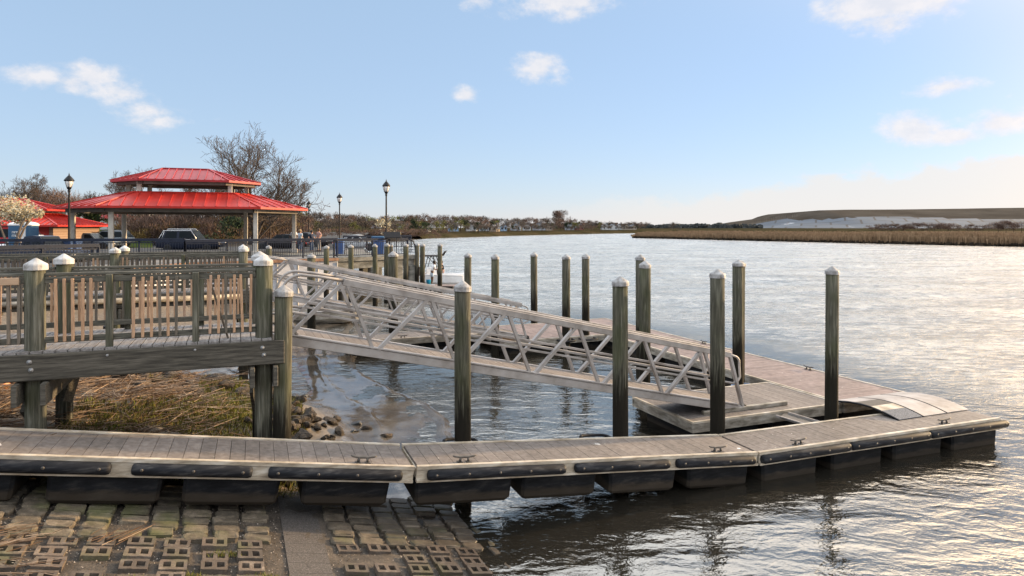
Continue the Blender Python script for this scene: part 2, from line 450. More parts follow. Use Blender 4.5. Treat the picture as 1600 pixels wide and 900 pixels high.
# added unseen sky brightness overhead and behind the viewer, to lift ambient light
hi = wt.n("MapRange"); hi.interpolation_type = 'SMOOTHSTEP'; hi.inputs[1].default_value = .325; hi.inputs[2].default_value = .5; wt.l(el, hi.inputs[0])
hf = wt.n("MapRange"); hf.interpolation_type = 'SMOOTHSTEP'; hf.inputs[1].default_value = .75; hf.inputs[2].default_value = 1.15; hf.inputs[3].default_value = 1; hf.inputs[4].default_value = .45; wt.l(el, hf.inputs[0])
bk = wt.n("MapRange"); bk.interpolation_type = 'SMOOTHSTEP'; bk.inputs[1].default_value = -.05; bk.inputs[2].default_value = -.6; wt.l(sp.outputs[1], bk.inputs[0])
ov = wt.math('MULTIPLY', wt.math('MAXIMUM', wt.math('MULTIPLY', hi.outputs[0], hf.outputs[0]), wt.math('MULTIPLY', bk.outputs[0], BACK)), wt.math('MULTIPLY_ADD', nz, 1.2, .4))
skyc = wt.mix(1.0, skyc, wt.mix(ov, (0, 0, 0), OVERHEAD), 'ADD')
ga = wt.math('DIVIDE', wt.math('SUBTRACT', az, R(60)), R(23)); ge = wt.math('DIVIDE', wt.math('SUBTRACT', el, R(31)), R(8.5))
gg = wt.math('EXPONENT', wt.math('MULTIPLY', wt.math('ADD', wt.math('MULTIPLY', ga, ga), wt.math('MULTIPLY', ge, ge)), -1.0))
skyc = wt.mix(1.0, skyc, wt.mix(gg, (0, 0, 0), GOLD), 'ADD')     # added golden patch high on the right, out of view, to warm the water
cl = wt.mix(bmask, wt.mix(cmask, skyc, wt.mix(wt.ramp(nz2, [(.35, (0, 0, 0)), (.62, (1, 1, 1))]), tuple(c*k for c, k in zip(CLOUD_COL, (.86, .9, .95))), CLOUD_COL)), BANK_COL)
# warm brightening around the low sun behind thin cloud
dt = wt.n("VectorMath", operation='DOT_PRODUCT'); wt.l(dirv, dt.inputs[0]); dt.inputs[1].default_value = tuple(sd)
gl = wt.math('POWER', wt.math('MAXIMUM', dt.outputs["Value"], 0.0), GLOW_POW)
glc = wt.mix(gl, (0, 0, 0), GLOW_COL)
fin = wt.mix(1.0, cl, glc, 'ADD')
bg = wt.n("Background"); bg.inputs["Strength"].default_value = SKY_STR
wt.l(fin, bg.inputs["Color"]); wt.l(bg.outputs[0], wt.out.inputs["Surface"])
sc.view_settings.view_transform = 'Standard'; sc.view_settings.look = 'None'
sc.view_settings.exposure = EXPOSURE; sc.view_settings.gamma = 1
sc.render.engine = 'CYCLES'
sc.cycles.use_denoising = True
sc.cycles.max_bounces = 6; sc.cycles.transparent_max_bounces = 8
sc.cycles.sample_clamp_indirect = 6
sc.render.film_transparent = False

# ------------------------------------------------------------------ ground, ramp, mud, water
RAMP_U0, RAMP_S = 3.05, .205
def fbm(x, y, s=1.0, o=4):
    return mnoise.fractal(Vector((x*s, y*s, 3.7)), .9, 2.0, o)
def bank_z(u, v):
    """bank and mud flat beyond the near dock"""
    pts = [(-40, 2.5), (-9, 2.45), (-5, 1.75), (-3, 1.42), (-1.3, 1.1), (0, .8), (1.0, .42), (1.7, .15), (2.2, .03), (3.3, .006), (4.4, -.006), (5.0, -.06), (8, -.9), (60, -1.6)]
    sh = 0.25*math.sin(v*.7) + .5*sstep(15, 22, v) - 1.2*sstep(24, 34, v)
    x = u + sh
    z = pts[-1][1]
    for (a, za), (b, zb) in zip(pts, pts[1:]):
        if a <= x <= b:
            t = (x-a)/(b-a); z = za + (zb-za)*t; break
    if x < -40: z = 2.5
    if z > .05:
        z += .13*fbm(u, v, .9)*min(1, z*1.6) + .04*fbm(u+9, v, 4)
    elif x < 5.4:
        z += .016*fbm(u, v, .8) + .004*fbm(u, v, 5)
        for (c0, amp, wd) in ((2.9, .03, .07), (4.15, .035, .09)):   # low ridges of mud left by the ebb
            c = c0 + .22*math.sin(v*.55+c0) + .1*fbm(v, c0, 1.3)
            d = (x-c)/wd
            z += amp*math.exp(-d*d)
    if v > 17 and u < 2.2:
        z -= .75*sstep(17, 20, v)*sstep(2.2, -1, u)*(1 if u > -9 else sstep(-14, -9, u))
    return z
def ramp_z(u, v):
    z = RAMP_S*(RAMP_U0-u)
    return max(-1.6, min(2.62, z))
def grid(name, us, vs, fz, m, keep=None):
    mb = MB(); idx = {}
    for i, u in enumerate(us):
        for j, v in enumerate(vs):
            p = W(u, v); idx[i, j] = len(mb.v); mb.v.append((p.x, p.y, fz(u, v)))
    for i in range(len(us)-1):
        for j in range(len(vs)-1):
            mb.f.append((idx[i,j], idx[i+1,j], idx[i+1,j+1], idx[i,j+1])); mb.mi.append(0); mb.sm.append(True)
    return mb.build(name, m)
def frange(a, b, s):
    n = int(round((b-a)/s)); return [a + (b-a)*i/n for i in range(n+1)]

def mud_material():
    t = NT("wet_mud")
    vec = t.coord('World')
    a = t.noise(vec, 1.3, 7, .6); b = t.noise(vec, 9, 4)
    col = t.ramp(a, [(.3, (.03, .024, .018)), (.5, (.06, .05, .04)), (.7, (.1, .088, .072))])
    z = t.n("SeparateXYZ"); t.l(t.n("NewGeometry").outputs["Position"], z.inputs[0])
    dry = t.ramp(t.math('MULTIPLY_ADD', z.outputs[2], 3.2, -.1, True), [(0, (0,0,0)), (1, (1,1,1))])
    col = t.mix(dry, col, t.ramp(b, [(.3, (.035, .026, .016)), (.7, (.115, .085, .055))]))
    rough = t.math('MULTIPLY_ADD', dry, .74, .1)
    t.bsdf(col, rough, 0, t.bump(t.math('ADD', a, t.math('MULTIPLY', b, .35)), .25, .02), .6)
    return t.m
M_mud = mud_material()
def ramp_material():
    t = NT("silty_ramp_ground"); vec = t.coord('World')
    a = t.noise(vec, 2.2, 7, .65); b = t.noise(vec, 38, 3, .7)
    col = t.ramp(a, [(.3, (.02, .015, .011)), (.5, (.046, .036, .027)), (.72, (.1, .08, .061))])
    col = t.mix(1.0, col, t.ramp(b, [(.3, (.5, .5, .5)), (.55, (1, 1, 1)), (.75, (1.7, 1.65, 1.6))]), 'MULTIPLY')
    z = t.n("SeparateXYZ"); t.l(t.n("NewGeometry").outputs["Position"], z.inputs[0])
    wet = t.ramp(t.math('MULTIPLY_ADD', z.outputs[2], 2.2, .1, True), [(0, (1,1,1)), (1, (0,0,0))])
    col = t.mix(t.math('MULTIPLY', wet, .6), col, (.022, .017, .013))
    t.bsdf(col, t.math('MULTIPLY_ADD', wet, -.5, .88), 0, t.bump(t.math('ADD', t.math('MULTIPLY', a, .4), b), .9, .015), .4)
    return t.m
M_rampg = ramp_material()

g = grid("boat_ramp", frange(-12, -4.5, .25)[:-1] + frange(-4.5, 4, .06) + frange(4, 9, .25)[1:], frange(-4, 5.6, .3)[:-1] + frange(5.6, 10.9, .06), lambda u, v: ramp_z(u, v) + .004 + .02*fbm(u, v, 1.4) + .01*fbm(u, v, 6), M_rampg)
setp(g, "silty boat ramp of stone and concrete blocks running into the water", "boat ramp", kind="structure")
boat_ramp = g
g = grid("mud_bank", frange(-16, -4, .5)[:-1] + frange(-4, 6, .085) + frange(6, 18, 1)[1:], frange(10.9, 25, .13) + frange(25, 45, .6)[1:], bank_z, M_mud)
setp(g, kind="structure")

def flat(name, poly, z, m, kind="structure"):
    mb = MB(); mb.add([(p[0], p[1], p[2] if len(p) > 2 else z) for p in poly], [tuple(range(len(poly)))])
    o = mb.build(name, m); setp(o, kind=kind); return o
EDGE = [(-22, 21.5), (-17.5, 28.9), (-17, 35.5), (-10.5, 41.0)]            # the waterfront edge of the park
park = [(-300, -60), (-30, 8)] + [EDGE[0]] + EDGE[1:] + [(-9.6, 47), (-13, 60), (-24, 100), (-40, 190), (-34, 262), (-300, 330), (-600, 200)]
flat("parking_ground", park, 2.62, M_asphalt)
flat("promenade_path", [EDGE[1], EDGE[2], EDGE[3], (-9.8, 46.6), (-12.6, 58), (-15, 58), (-13.6, 46), (-20, 38.5), (-21, 30)], 2.632, M_pavement)
# lawn rising behind the car park
mb = MB()
rows = [(62, 2.64), (72, 2.95), (88, 3.6), (120, 4.0), (200, 4.3)]
for (Y, z) in rows:
    for k in range(9):
        mb.v.append((-90*Y/62 + k*(57*Y/62)/8, Y + .8*math.sin(k*1.7), z + .12*math.sin(k*2.1+Y)))
for i in range(len(rows)-1):
    for k in range(8):
        mb.f.append((i*9+k, i*9+k+1, i*9+10+k, i*9+9+k)); mb.mi.append(0); mb.sm.append(True)
setp(mb.build("lawn", M_lawn), kind="structure")
# river bed under everything
flat("river_bed", [(-6000, -600), (6000, -600), (6000, 9000), (-6000, 9000)], -1.9, M_mud)

def water_material():
    t = NT("river_water")
    geo = t.n("NewGeometry").outputs["Position"]
    def nz(scale, sc, det, rough, rot=0, dist=0.0):
        mp = t.n("Mapping"); mp.inputs["Scale"].default_value = sc; mp.inputs["Rotation"].default_value = (0, 0, rot)
        t.l(geo, mp.inputs[0]); return t.noise(mp.outputs[0], scale, det, rough, dist)
    swell = nz(.7, (1.0, 2.2, 1), 2, .5, R(28), .5)
    chop = nz(2.6, (1.0, 1.5, 1), 3, .55, R(20), .6)
    fine = nz(9.0, (1, 1.3, 1), 3, .6, R(10), .4)
    patch = nz(.16, (1, 1.6, 1), 4, .6)
    pm = t.ramp(patch, [(.36, (.25, .25, .25)), (.64, (1, 1, 1))])
    # open river beyond the docks is ruffled by the wind; the basin and the water by the ramp are sheltered
    du = t.n("VectorMath", operation='DOT_PRODUCT'); t.l(geo, du.inputs[0]); du.inputs[1].default_value = (CU, SU, 0)
    dv = t.n("VectorMath", operation='DOT_PRODUCT'); t.l(geo, dv.inputs[0]); dv.inputs[1].default_value = (-SU, CU, 0)
    def mr(s_, a, b):
        m = t.n("MapRange"); m.interpolation_type = 'SMOOTHSTEP'; m.inputs[1].default_value = a; m.inputs[2].default_value = b; t.l(s_, m.inputs[0]); return m.outputs[0]
    opn = t.math('MAXIMUM', mr(du.outputs["Value"], 14.5, 21.0), mr(dv.outputs["Value"], 26.0, 38.0))
    cat = nz(2.6, (.45, 1.2, 1), 5, .7, R(14), .5); cat2 = nz(.22, (.5, 1.4, 1), 4, .6, R(10), .6)
    ruff = t.ramp(t.math('ADD', t.math('MULTIPLY', cat, .72), t.math('MULTIPLY', cat2, .28)), [(.35, (.22, .22, .22)), (.5, (.9, .9, .9)), (.63, (1.5, 1.5, 1.5))])
    pm = t.mix(opn, pm, t.mix(1.0, pm, (OPEN_AMP, OPEN_AMP, OPEN_AMP), 'MULTIPLY'))
    h = t.math('ADD', t.math('MULTIPLY', swell, WAV[0]), t.math('MULTIPLY', t.math('ADD', t.math('MULTIPLY', chop, WAV[1]), t.math('MULTIPLY', fine, WAV[2])), pm))
    nrm = t.bump(h, 1.0, 1.0)
    lw = t.n("Fresnel"); lw.inputs["IOR"].default_value = 2.7; t.l(nrm, lw.inputs["Normal"])
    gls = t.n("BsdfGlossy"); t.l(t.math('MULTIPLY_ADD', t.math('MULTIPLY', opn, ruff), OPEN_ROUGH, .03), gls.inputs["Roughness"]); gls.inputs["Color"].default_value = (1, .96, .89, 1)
    t.l(nrm, gls.inputs["Normal"])
    dif = t.n("BsdfDiffuse"); dif.inputs["Color"].default_value = (.022, .02, .016, 1)
    tr = t.n("BsdfTransparent"); tr.inputs["Color"].default_value = (.62, .52, .38, 1)
    mx = t.n("MixShader"); mx.inputs[0].default_value = .38
    t.l(dif.outputs[0], mx.inputs[1]); t.l(tr.outputs[0], mx.inputs[2])
    m2 = t.n("MixShader"); t.l(lw.outputs[0], m2.inputs[0]); t.l(mx.outputs[0], m2.inputs[1]); t.l(gls.outputs[0], m2.inputs[2])
    t.l(m2.outputs[0], t.out.inputs["Surface"]); return t.m
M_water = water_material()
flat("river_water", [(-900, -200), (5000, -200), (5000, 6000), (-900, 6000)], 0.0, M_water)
# ------------------------------------------------------------------ floating docks
def cleat_mesh():
    mb = MB()
    for s in (-1, 1):
        mb.box((s*.07, 0, .006), (.075, .085, .012))
        mb.tube([(s*.07, 0, .01), (s*.055, 0, .075)], [.022, .016], 8)
    mb.tube([(-.185, 0, .098), (-.15, 0, .088), (-.06, 0, .077), (.06, 0, .077), (.15, 0, .088), (.185, 0, .098)], [.008, .015, .018, .018, .015, .008], 8)
    return mb.mesh("cleat", M_steel_dark)
M_steel_dark = mat("dull_dark_steel", [(.05, .045, .04), (.11, .1, .09)], 14, rough=.5, metal=.4)
CLEAT = cleat_mesh()
BOLT = MB().lathe([(.02, 0), (.02, .006), (.012, .012), (.0, .013)], n=8).mesh("bolt", M_steel_dark)
rotF = Matrix.Rotation(R(90), 4, 'X')        # bolt axis towards -y (the dock front)

def planks_x(mb, x0, x1, y0, y1, z1, pitch=.19, gap=.006, th=.035, r=rnd):
    """boards lying across (along y), side by side along x"""
    n = max(1, int(round((x1-x0)/pitch))); p = (x1-x0)/n
    for i in range(n):
        a, b = x0+i*p+gap/2, x0+(i+1)*p-gap/2
        z = z1 - r.random()*.003
        mb.box(((a+b)/2, (y0+y1)/2, z-th/2), (b-a, y1-y0, th))
def planks_y(mb, x0, x1, y0, y1, z1, pitch=.14, gap=.006, th=.035, r=rnd):
    n = max(1, int(round((y1-y0)/pitch))); p = (y1-y0)/n
    for i in range(n):
        a, b = y0+i*p+gap/2, y0+(i+1)*p-gap/2
        z = z1 - r.random()*.003
        mb.box(((x0+x1)/2, (a+b)/2, z-th/2), (x1-x0, b-a, th))
def fascia(mb, p, q, top, h, out=.03):
    """extruded aluminium side: lip, web, lip"""
    mb.bar((p[0], p[1], top-.02), (q[0], q[1], top-.02), out*1.8, .04)
    mb.bar((p[0], p[1], top-h/2), (q[0], q[1], top-h/2), out, h-.08)
    mb.bar((p[0], p[1], top-h+.02), (q[0], q[1], top-h+.02), out*1.8, .04)

def near_dock(label, origin, ang, pitch, L, w, fenders, floats, cleats, hoops, endcap=False, tuck=0):
    Mx = Matrix.Translation(Vector(origin)) @ Matrix.Rotation(ang, 4, 'Z') @ Matrix.Rotation(pitch, 4, 'Y')
    d = thing("floating_dock", label, "dock", mat=Mx, group="near walkway of floating docks")
    mb = MB(); planks_x(mb, .02, L-.02, .05, w-.05, 0); mb.build("deck", M_dock, d)
    mb = MB()                                              # pale aluminium frame
    mb.bx((0, -.02, -.035), (L, .05, .014)); mb.bx((0, w-.05, -.035), (L, w+.02, .014))
    mb.bx((0, .0, -.18), (L, .03, -.036)); mb.bx((0, w-.03, -.18), (L, w, -.036))
    mb.bx((0, -.035, -.215), (L, .05, -.181)); mb.bx((0, w-.05, -.215), (L, w+.02, -.181))
    mb.bx((-.0, .051, -.17), (.018, w-.051, -.037)); mb.bx((L-.018, .051, -.17), (L, w-.051, -.037))
    mb.build("frame", M_edge, d)
    for (a, b) in fenders:
        f = MB()
        rr = .076
        f.tube([(a, -.05, -.107), (a+.012, -.05, -.107), (a+.05, -.05, -.107), (b-.05, -.05, -.107), (b-.012, -.05, -.107), (b, -.05, -.107)],
               [rr*.55, rr*.85, rr, rr, rr*.85, rr*.55], 16)
        fo = f.build("fender", M_rubber, d)
        n = max(2, int(round((b-a)/.42)))
        for k in range(n):
            x = a + .12 + (b-a-.24)*k/(n-1)
            link("bolt", BOLT, fo, mat=Matrix.Translation((x, -.122, -.095)) @ rotF)
    for (a, b) in floats:
        f = MB(); a -= .04; b += .06
        z0, z1 = -.22, -.585
        e = .04
        rings = []
        for (z, k) in ((z0, 0), (z0-.05, .0), (z1+.05, .012), (z1, .05)):
            x0, x1, y0, y1 = a+k, b-k, .03+k, w-.03-k
            rings.append([(x0+e,y0,z),(x1-e,y0,z),(x1,y0+e,z),(x1,y1-e,z),(x1-e,y1,z),(x0+e,y1,z),(x0,y1-e,z),(x0,y0+e,z)])
        f.loft(rings[::-1], smooth=False)
        f.build("float", M_float, d)
    for x in cleats:
        link("cleat", CLEAT, d, mat=Matrix.Translation((x, .13, .002)))
    for x in hoops:                                        # pile guide: black tube loop on the back edge
        h = MB()
        h.tube([(x-.3, w, -.05), (x-.27, w+.3, -.05), (x-.2, w+.37, -.05), (x+.2, w+.37, -.05), (x+.27, w+.3, -.05), (x+.3, w, -.05)], .028, 10)
        h.build("pile_guide", M_rubber, d)
    return d
A0 = R(20.6)
c0, s0 = math.cos(A0), math.sin(A0)
J2 = Vector((4.338, 12.02, .53))                            # front corner of the joint between middle and right dock
def along(t, z): return Vector((J2.x - c0*t, J2.y - s0*t, z))
DW = 1.1
# right dock (level), middle dock (gently rising to the left), left dock (lying up the ramp)
near_dock("outermost near dock, with one long unbroken black fender, its right end over open water", (J2.x+.01, J2.y, .525), A0, 0, 6.2, DW,
          [(.02, 2.05), (2.07, 4.1), (4.12, 6.33)], [(.15, 1.3), (1.75, 2.9), (3.3, 4.5), (4.9, 6.1)], [1.0, 4.75], [])
Lm = 6.1; zm = 1.03
pm = math.atan2(zm-.53, Lm)
near_dock("middle dock of the near walkway, between the two dark deck joints", along(Lm, zm), A0, pm, math.hypot(Lm, zm-.53)-.02, DW,
          [(.15, 2.35), (2.52, 4.25), (4.4, 6.0)], [(.05, 1.45), (1.72, 2.9), (3.25, 4.4), (4.75, 5.9)], [.75, 5.35], [1.05, 3.6])
Ll = 7.4; zl = zm + Ll*.152
pl = math.atan2(zl-zm, Ll)
near_dock("left dock of the near walkway, lying up the stone ramp", along(Lm+Ll+.03, zl), A0, pl, math.hypot(Ll, zl-zm)-.01, DW,
          [(.1, 2.0), (2.2, 3.62), (3.85, 5.28), (5.48, 7.3)], [(.0, 1.1), (1.5, 2.55), (2.98, 4.15), (4.5, 5.6), (6.0, 7.1)], [1.7, 6.75], [])

def big_dock(name, label, u0, u1, v0, v1, ztop, boards, mdeck, floats, sides="fblr", group=None, hood=None):
    Mx = Matrix.Translation(W(u0, v0, ztop)) @ Matrix.Rotation(PHI, 4, 'Z')
    d = thing(name, label, "dock", mat=Mx, group=group)
    lx, ly = u1-u0, v1-v0
    mb = MB()
    (planks_x if boards == 'v' else planks_y)(mb, .06, lx-.06, .06, ly-.06, 0, .142, .005)
    mb.build("deck", mdeck, d)
    mb = MB()
    mb.bx((0, 0, -.03), (lx, .06, .012)); mb.bx((0, ly-.06, -.03), (lx, ly, .012))
    mb.bx((0, .061, -.03), (.06, ly-.061, .012)); mb.bx((lx-.06, .061, -.03), (lx, ly-.061, .012))
    mb.build("edge_trim", M_edge, d)
    mb = MB()
    for (p, q) in (((0, .02), (lx, .02)), ((lx, ly-.02), (0, ly-.02)), ((.02, ly-.05), (.02, .05)), ((lx-.02, .05), (lx-.02, ly-.05))):
        mb.bar((p[0], p[1], -.065), (q[0], q[1], -.065), .035, .06)
        mb.bar((p[0], p[1], -.125), (q[0], q[1], -.125), .022, .055)
        mb.bar((p[0], p[1], -.185), (q[0], q[1], -.185), .035, .06)
    mb.build("side_frame", M_alu_dirty, d)
    for (a0, b0, a1, b1) in floats:
        f = MB(); f.bbox(((a0+a1)/2, (b0+b1)/2, -.46), (a1-a0, b1-b0, .48), .05); f.build("float", M_float, d)
    return d
landing = big_dock("landing_dock", "square landing dock with pale grooved sides under the foot of the near gangway", 8.65, 12.74, 11.55, 13.85, .5, 'v', M_dock,
         [(.25, .2, 1.9, 2.1), (2.2, .2, 3.9, 2.1)])
main = big_dock("main_dock", "long wide mauve brown dock along the open river, past the landing", 12.76, 15.0, 11.5, 26.2, .51, 'u', M_dock2,
         [(.12, .2+2.45*i, 2.1, 2.3+2.45*i) for i in range(6)])
for v in (14.6, 19.2, 24.9):
    link("cleat", CLEAT, main, mat=Matrix.Translation((2.08, v-11.5, .004)) @ Matrix.Rotation(R(90), 4, 'Z'))
landing2 = big_dock("landing_dock", "farther landing dock under the foot of the second gangway", 8.7, 12.74, 22.25, 25.9, .5, 'v', M_dock2,
         [(.25, .2, 1.9, 3.4), (2.2, .2, 3.9, 3.4)])
finger = big_dock("finger_dock", "narrow finger dock reaching left behind the near gangway railing", 3.5, 8.6, 24.3, 25.9, .49, 'v', M_dock,
         [(.2, .15, 2.3, 1.4), (2.7, .15, 4.9, 1.4)])
link("cleat", CLEAT, finger, mat=Matrix.Translation((2.1, .1, .004)))
kick = MB(Matrix.Translation(W(9.3, 11.95, .5)) @ Matrix.Rotation(PHI, 4, 'Z'))
kick.bbox((1.05, 0, .045), (2.3, .09, .09), .01)
setp(kick.build("kick_rail", M_alu_dirty), "flat metal strip on the landing deck beside the gangway wheels", "strip")
# guides that hold the piles to the big docks
for (px_, py_, par, ang) in ((3.42, 2.55, landing, 0),):
    h = MB()
    h.tube([(px_-.28, 2.3, -.08), (px_-.27, 2.6, -.08), (px_-.18, 2.68, -.08), (px_+.18, 2.68, -.08), (px_+.27, 2.6, -.08), (px_+.28, 2.3, -.08)], .03, 10)
    h.build("pile_guide", mat("blue_grey_tube", [(.12, .16, .24), (.2, .24, .32)], 4, rough=.4), par)
h = MB()
for x0_ in (2.35, 3.25):
    h.tube([(x0_-.3, 0, -.08), (x0_-.28, -.3, -.08), (x0_-.2, -.38, -.08), (x0_+.2, -.38, -.08), (x0_+.28, -.3, -.08), (x0_+.3, 0, -.08)], .032, 10)
h.build("pile_guide", M_rubber, landing2)
# three curved plates bridging the near walkway and the main dock
for k, lab in enumerate(("curved transition plate with dark grit bands, leftmost of three between the docks",
                         "plain curved transition plate, middle of three between the docks",
                         "plain curved transition plate, rightmost of three and nearest the water")):
    u0 = 12.62 + .72*k
    d = thing("transition_plate", lab, "plate", mat=Matrix.Translation(W(u0, 10.05, 0)) @ Matrix.Rotation(PHI, 4, 'Z'), group="curved plates between the docks")
    prof = []
    for i in range(13):
        t = i/12; prof.append((1.62*t - .02, .545 + .02*t + .105*math.sin(math.pi*min(1, t*1.02))**.9))
    bands = [(0, 12, M_alu)] if k else [(0, 3, "grit"), (3, 5, M_edge), (5, 8, "grit2"), (8, 12, M_alu)]
    for (i0, i1, m_) in bands:
        mb = MB()
        ring = prof[i0:i1+1]
        top = [(y, z) for y, z in ring]; bot = [(y, z-.012) for y, z in ring][::-1]
        poly = top + bot
        n = len(poly)
        vs = [(.01, y, z) for y, z in poly] + [(.69, y, z) for y, z in poly]
        fs = []
        for j in range(len(ring)-1):
            a, b = j, j+1
            fs += [(a, n+a, n+b, b), (n-1-a, n-1-b, 2*n-1-b, 2*n-1-a), (a, b, n-1-b, n-1-a), (n+b, n+a, 2*n-1-a, 2*n-1-b)]
        fs += [(0, n-1, 2*n-1, n), (len(ring)-1, n+len(ring)-1, n+len(ring), len(ring))]
        mb.add(vs, fs, False)
        mm = m_
        if m_ == "grit": mm = mat("speckled_grit", [(.02, .022, .028), (.16, .17, .19)], 40, rough=.7)
        if m_ == "grit2": mm = mat("brown_grit", [(.05, .045, .04), (.09, .08, .07)], 30, rough=.7)
        mb.build("plate" if i0 == 0 else "band", mm, d)
    mb = MB(); mb.tube([(.012, y, z-.02) for y, z in prof], .022, 6); mb.build("rubber_edge", M_rubber, d)
d = thing("hinge_plate", "small sloping metal plate hanging in the gap in front of the landing dock", "plate", mat=Matrix.Translation(W(11.05, 11.2, .33)) @ Matrix.Rotation(PHI, 4, 'Z'))
mb = MB(); mb.bar((-.15, .25, .12), (.2, -.3, .02), .42, .02); mb.build("plate", M_steel_dark, d)
mb = MB(); mb.bar((.07, .3, .135), (.42, -.25, .035), .03, .05); mb.bar((-.35, .22, .135), (0, -.33, .035), .03, .05); mb.build("side_rail", M_alu, d)

# ------------------------------------------------------------------ gangways
def gangway(label, u, v, z0, L, slope, wdt):
    ang = math.atan(slope)
    Mx = Matrix.Translation(W(u, v, z0)) @ Matrix.Rotation(PHI, 4, 'Z') @ Matrix.Rotation(ang, 4, 'Y')
    d = thing("gangway", label, "gangway", mat=Mx, group="aluminium truss gangways")
    H = 1.06; n = 6; p = (L-2.1)/(n-1) if False else 1.53
    mb = MB(); planks_x(mb, .0, L-.1, .06, wdt-.06, .03, .145, .006, .03); mb.build("deck", M_dock, d)
    for s, y in ((-1, 0.0), (1, wdt)):
        t = MB()
        t.bbox((L/2, y, -.065), (L, .07, .15), .008)                     # bottom chord
        t.bbox((L/2, y-s*.05*-1 if False else y, .03), (L-.4, .11, .028), .004)
        t.build("bottom_chord", M_alu, d)
        t = MB()
        x0, x1 = .95, min(L-.45, 1.0+p*(n)-.8)
        t.bbox(((x0+x1)/2, y, H-.01), (x1-x0, .085, .125), .012)
        t.bbox(((x0+x1)/2, y, H+.066), (x1-x0-.02, .05, .022), .008)
        t.build("top_chord", M_alu, d)
        t = MB()
        for i in range(n):
            xb = .22 + p*i; xt = xb + p*.5
            t.bar((xb+.04, y, .0), (xt-.05, y, H-.05), .06, .088, (0, 1, 0))
            if xt+p*.5 < L-.2: t.bar((xt+.05, y, H-.05), (xb+p-.05, y, .0), .055, .078, (0, 1, 0))
        t.bar((L-.62, y, H-.05), (L-.06, y, .0), .055, .085, (0, 1, 0))
        t.build("diagonal", M_alu, d)
        t = MB()
        yi = y - s*.06
        t.bbox((L/2-.2, yi, .52), (L-1.5, .035, .05), .006); t.bbox((L/2-.2, yi, .43), (L-1.5, .03, .04), .006)
        t.build("mid_rail", M_alu, d)
        t = MB()                                                        # rounded tube ends of the handrail
        pts = [(x0+.05, y, H+.02), (.55, y, H+.0), (.3, y, H-.02)]
        for k in range(1, 8):
            a = R(90)*k/7; pts.append((.3-.3*math.sin(a), y, H-.3-.02+.3*math.cos(a)))
        pts += [(-.02, y, .6), (-.02, y, .5)]
        for k in range(1, 5):
            a = R(90)*k/4; pts.append((-.02+.1*(1-math.cos(a)), y, .5-.1*math.sin(a)))
        pts.append((.5, y, .4))
        t.tube(pts, .026, 10)
        t.build("handrail_start", M_alu, d); t = MB()
        e = x1
        pts = [(e-.1, y, H+.0), (e+.12, y, H-.02)]
        for k in range(1, 6):
            a = R(90)*k/5; pts.append((e+.12+.16*math.sin(a), y, H-.18+.16*math.cos(a)))
        pts += [(e+.36, y, .62), (e+.33, y, .54), (e+.2, y, .46), (e-.15, y, .46)]
        t.tube(pts, .024, 10)
        t.build("handrail_end", M_alu, d)
        t = MB(); t.tube([(.12, y, .42), (.42, y, .0)], .026, 8); t.build("rail_brace", M_alu, d)
        t = MB(); t.lathe([(.0, -.03), (.075, -.03), (.085, -.02), (.085, .02), (.075, .03), (0, .03)], (L-.02, y - s*.0, -.03), 16, axis=Matrix.Rotation(R(90), 3, 'X'))
        t.lathe([(.0, -.036), (.03, -.036), (.03, .036), (0, .036)], (L-.02, y, -.03), 8, axis=Matrix.Rotation(R(90), 3, 'X'))
        t.build("roller_wheel", M_tyre, d)
    t = MB()
    for i in range(7):
        t.bbox((.5+1.5*i, wdt/2, -.07), (.06, wdt-.1, .09), .006)
    t.build("cross_beam", M_alu, d)
    return d
gangway("near aluminium truss gangway sloping from the front wooden pier down to the square landing dock", .55, 11.95, 2.74, 10.0, .222, 1.08)
gangway("second aluminium gangway behind the near one, with its top beside the farther wooden pier", .35, 22.15, 2.62, 9.4, .217, 1.15)
# ------------------------------------------------------------------ piles
def pile_cap(mb, r, z, h=None):
    h = h or r*.75
    mb.lathe([(r*1.08, z-.075), (r*1.11, z-.07), (r*1.1, z-.005), (r*1.05, z+.01), (r*.6, z+h*.5), (r*.13, z+h*.95), (0, z+h)], n=18, smooth=False)
    # soft top but crisp rim
def pile_shaft(mb, r, z0, z1, seed=0, n=18, lean=(0, 0)):
    rr = random.Random(seed)
    pts = []; m = 9
    ph = rr.random()*6
    rings = []
    for i in range(m):
        t = i/(m-1); z = z0+(z1-z0)*t
        cx = lean[0]*t + .008*math.sin(ph+3*t); cy = lean[1]*t + .008*math.cos(ph+2*t)
        ring = []
        for k in range(n):
            a = 2*math.pi*k/n
            q = r*(1.03-.05*t)*(1 + .022*math.sin(3*a+ph) + .012*math.sin(7*a+ph*2))
            ring.append((cx+q*math.cos(a), cy+q*math.sin(a), z))
        rings.append(ring)
    mb.loft(rings)
def pile(x, y, ztop, r, label, z0=-1.6, group=None, seed=0, capm=None):
    rr = random.Random(seed*7+3)
    d = thing("mooring_pile", label, "pile", (x, y, 0), rr.random()*6, group)
    mb = MB(); lx, ly = rr.gauss(0, .022), rr.gauss(0, .022); r *= rr.uniform(.96, 1.05); pile_shaft(mb, r, z0, ztop, seed, lean=(lx, ly)); mb.build("shaft", M_pile, d)
    mb = MB(Matrix.Translation((lx, ly, ztop)) @ Matrix.Rotation(rr.gauss(0, .03), 4, 'X') @ Matrix.Rotation(rr.gauss(0, .03), 4, 'Y') @ Matrix.Translation((0, 0, -ztop))); pile_cap(mb, r, ztop, r*rr.uniform(.66, .86)); mb.build("cap", capm or M_cap, d)
    return d
GP = "capped timber piles around the docks"
def pile_uv(u, v, zt, r, label, **k):
    p = W(u, v); return pile(p.x, p.y, zt, r, label, group=GP, **k)
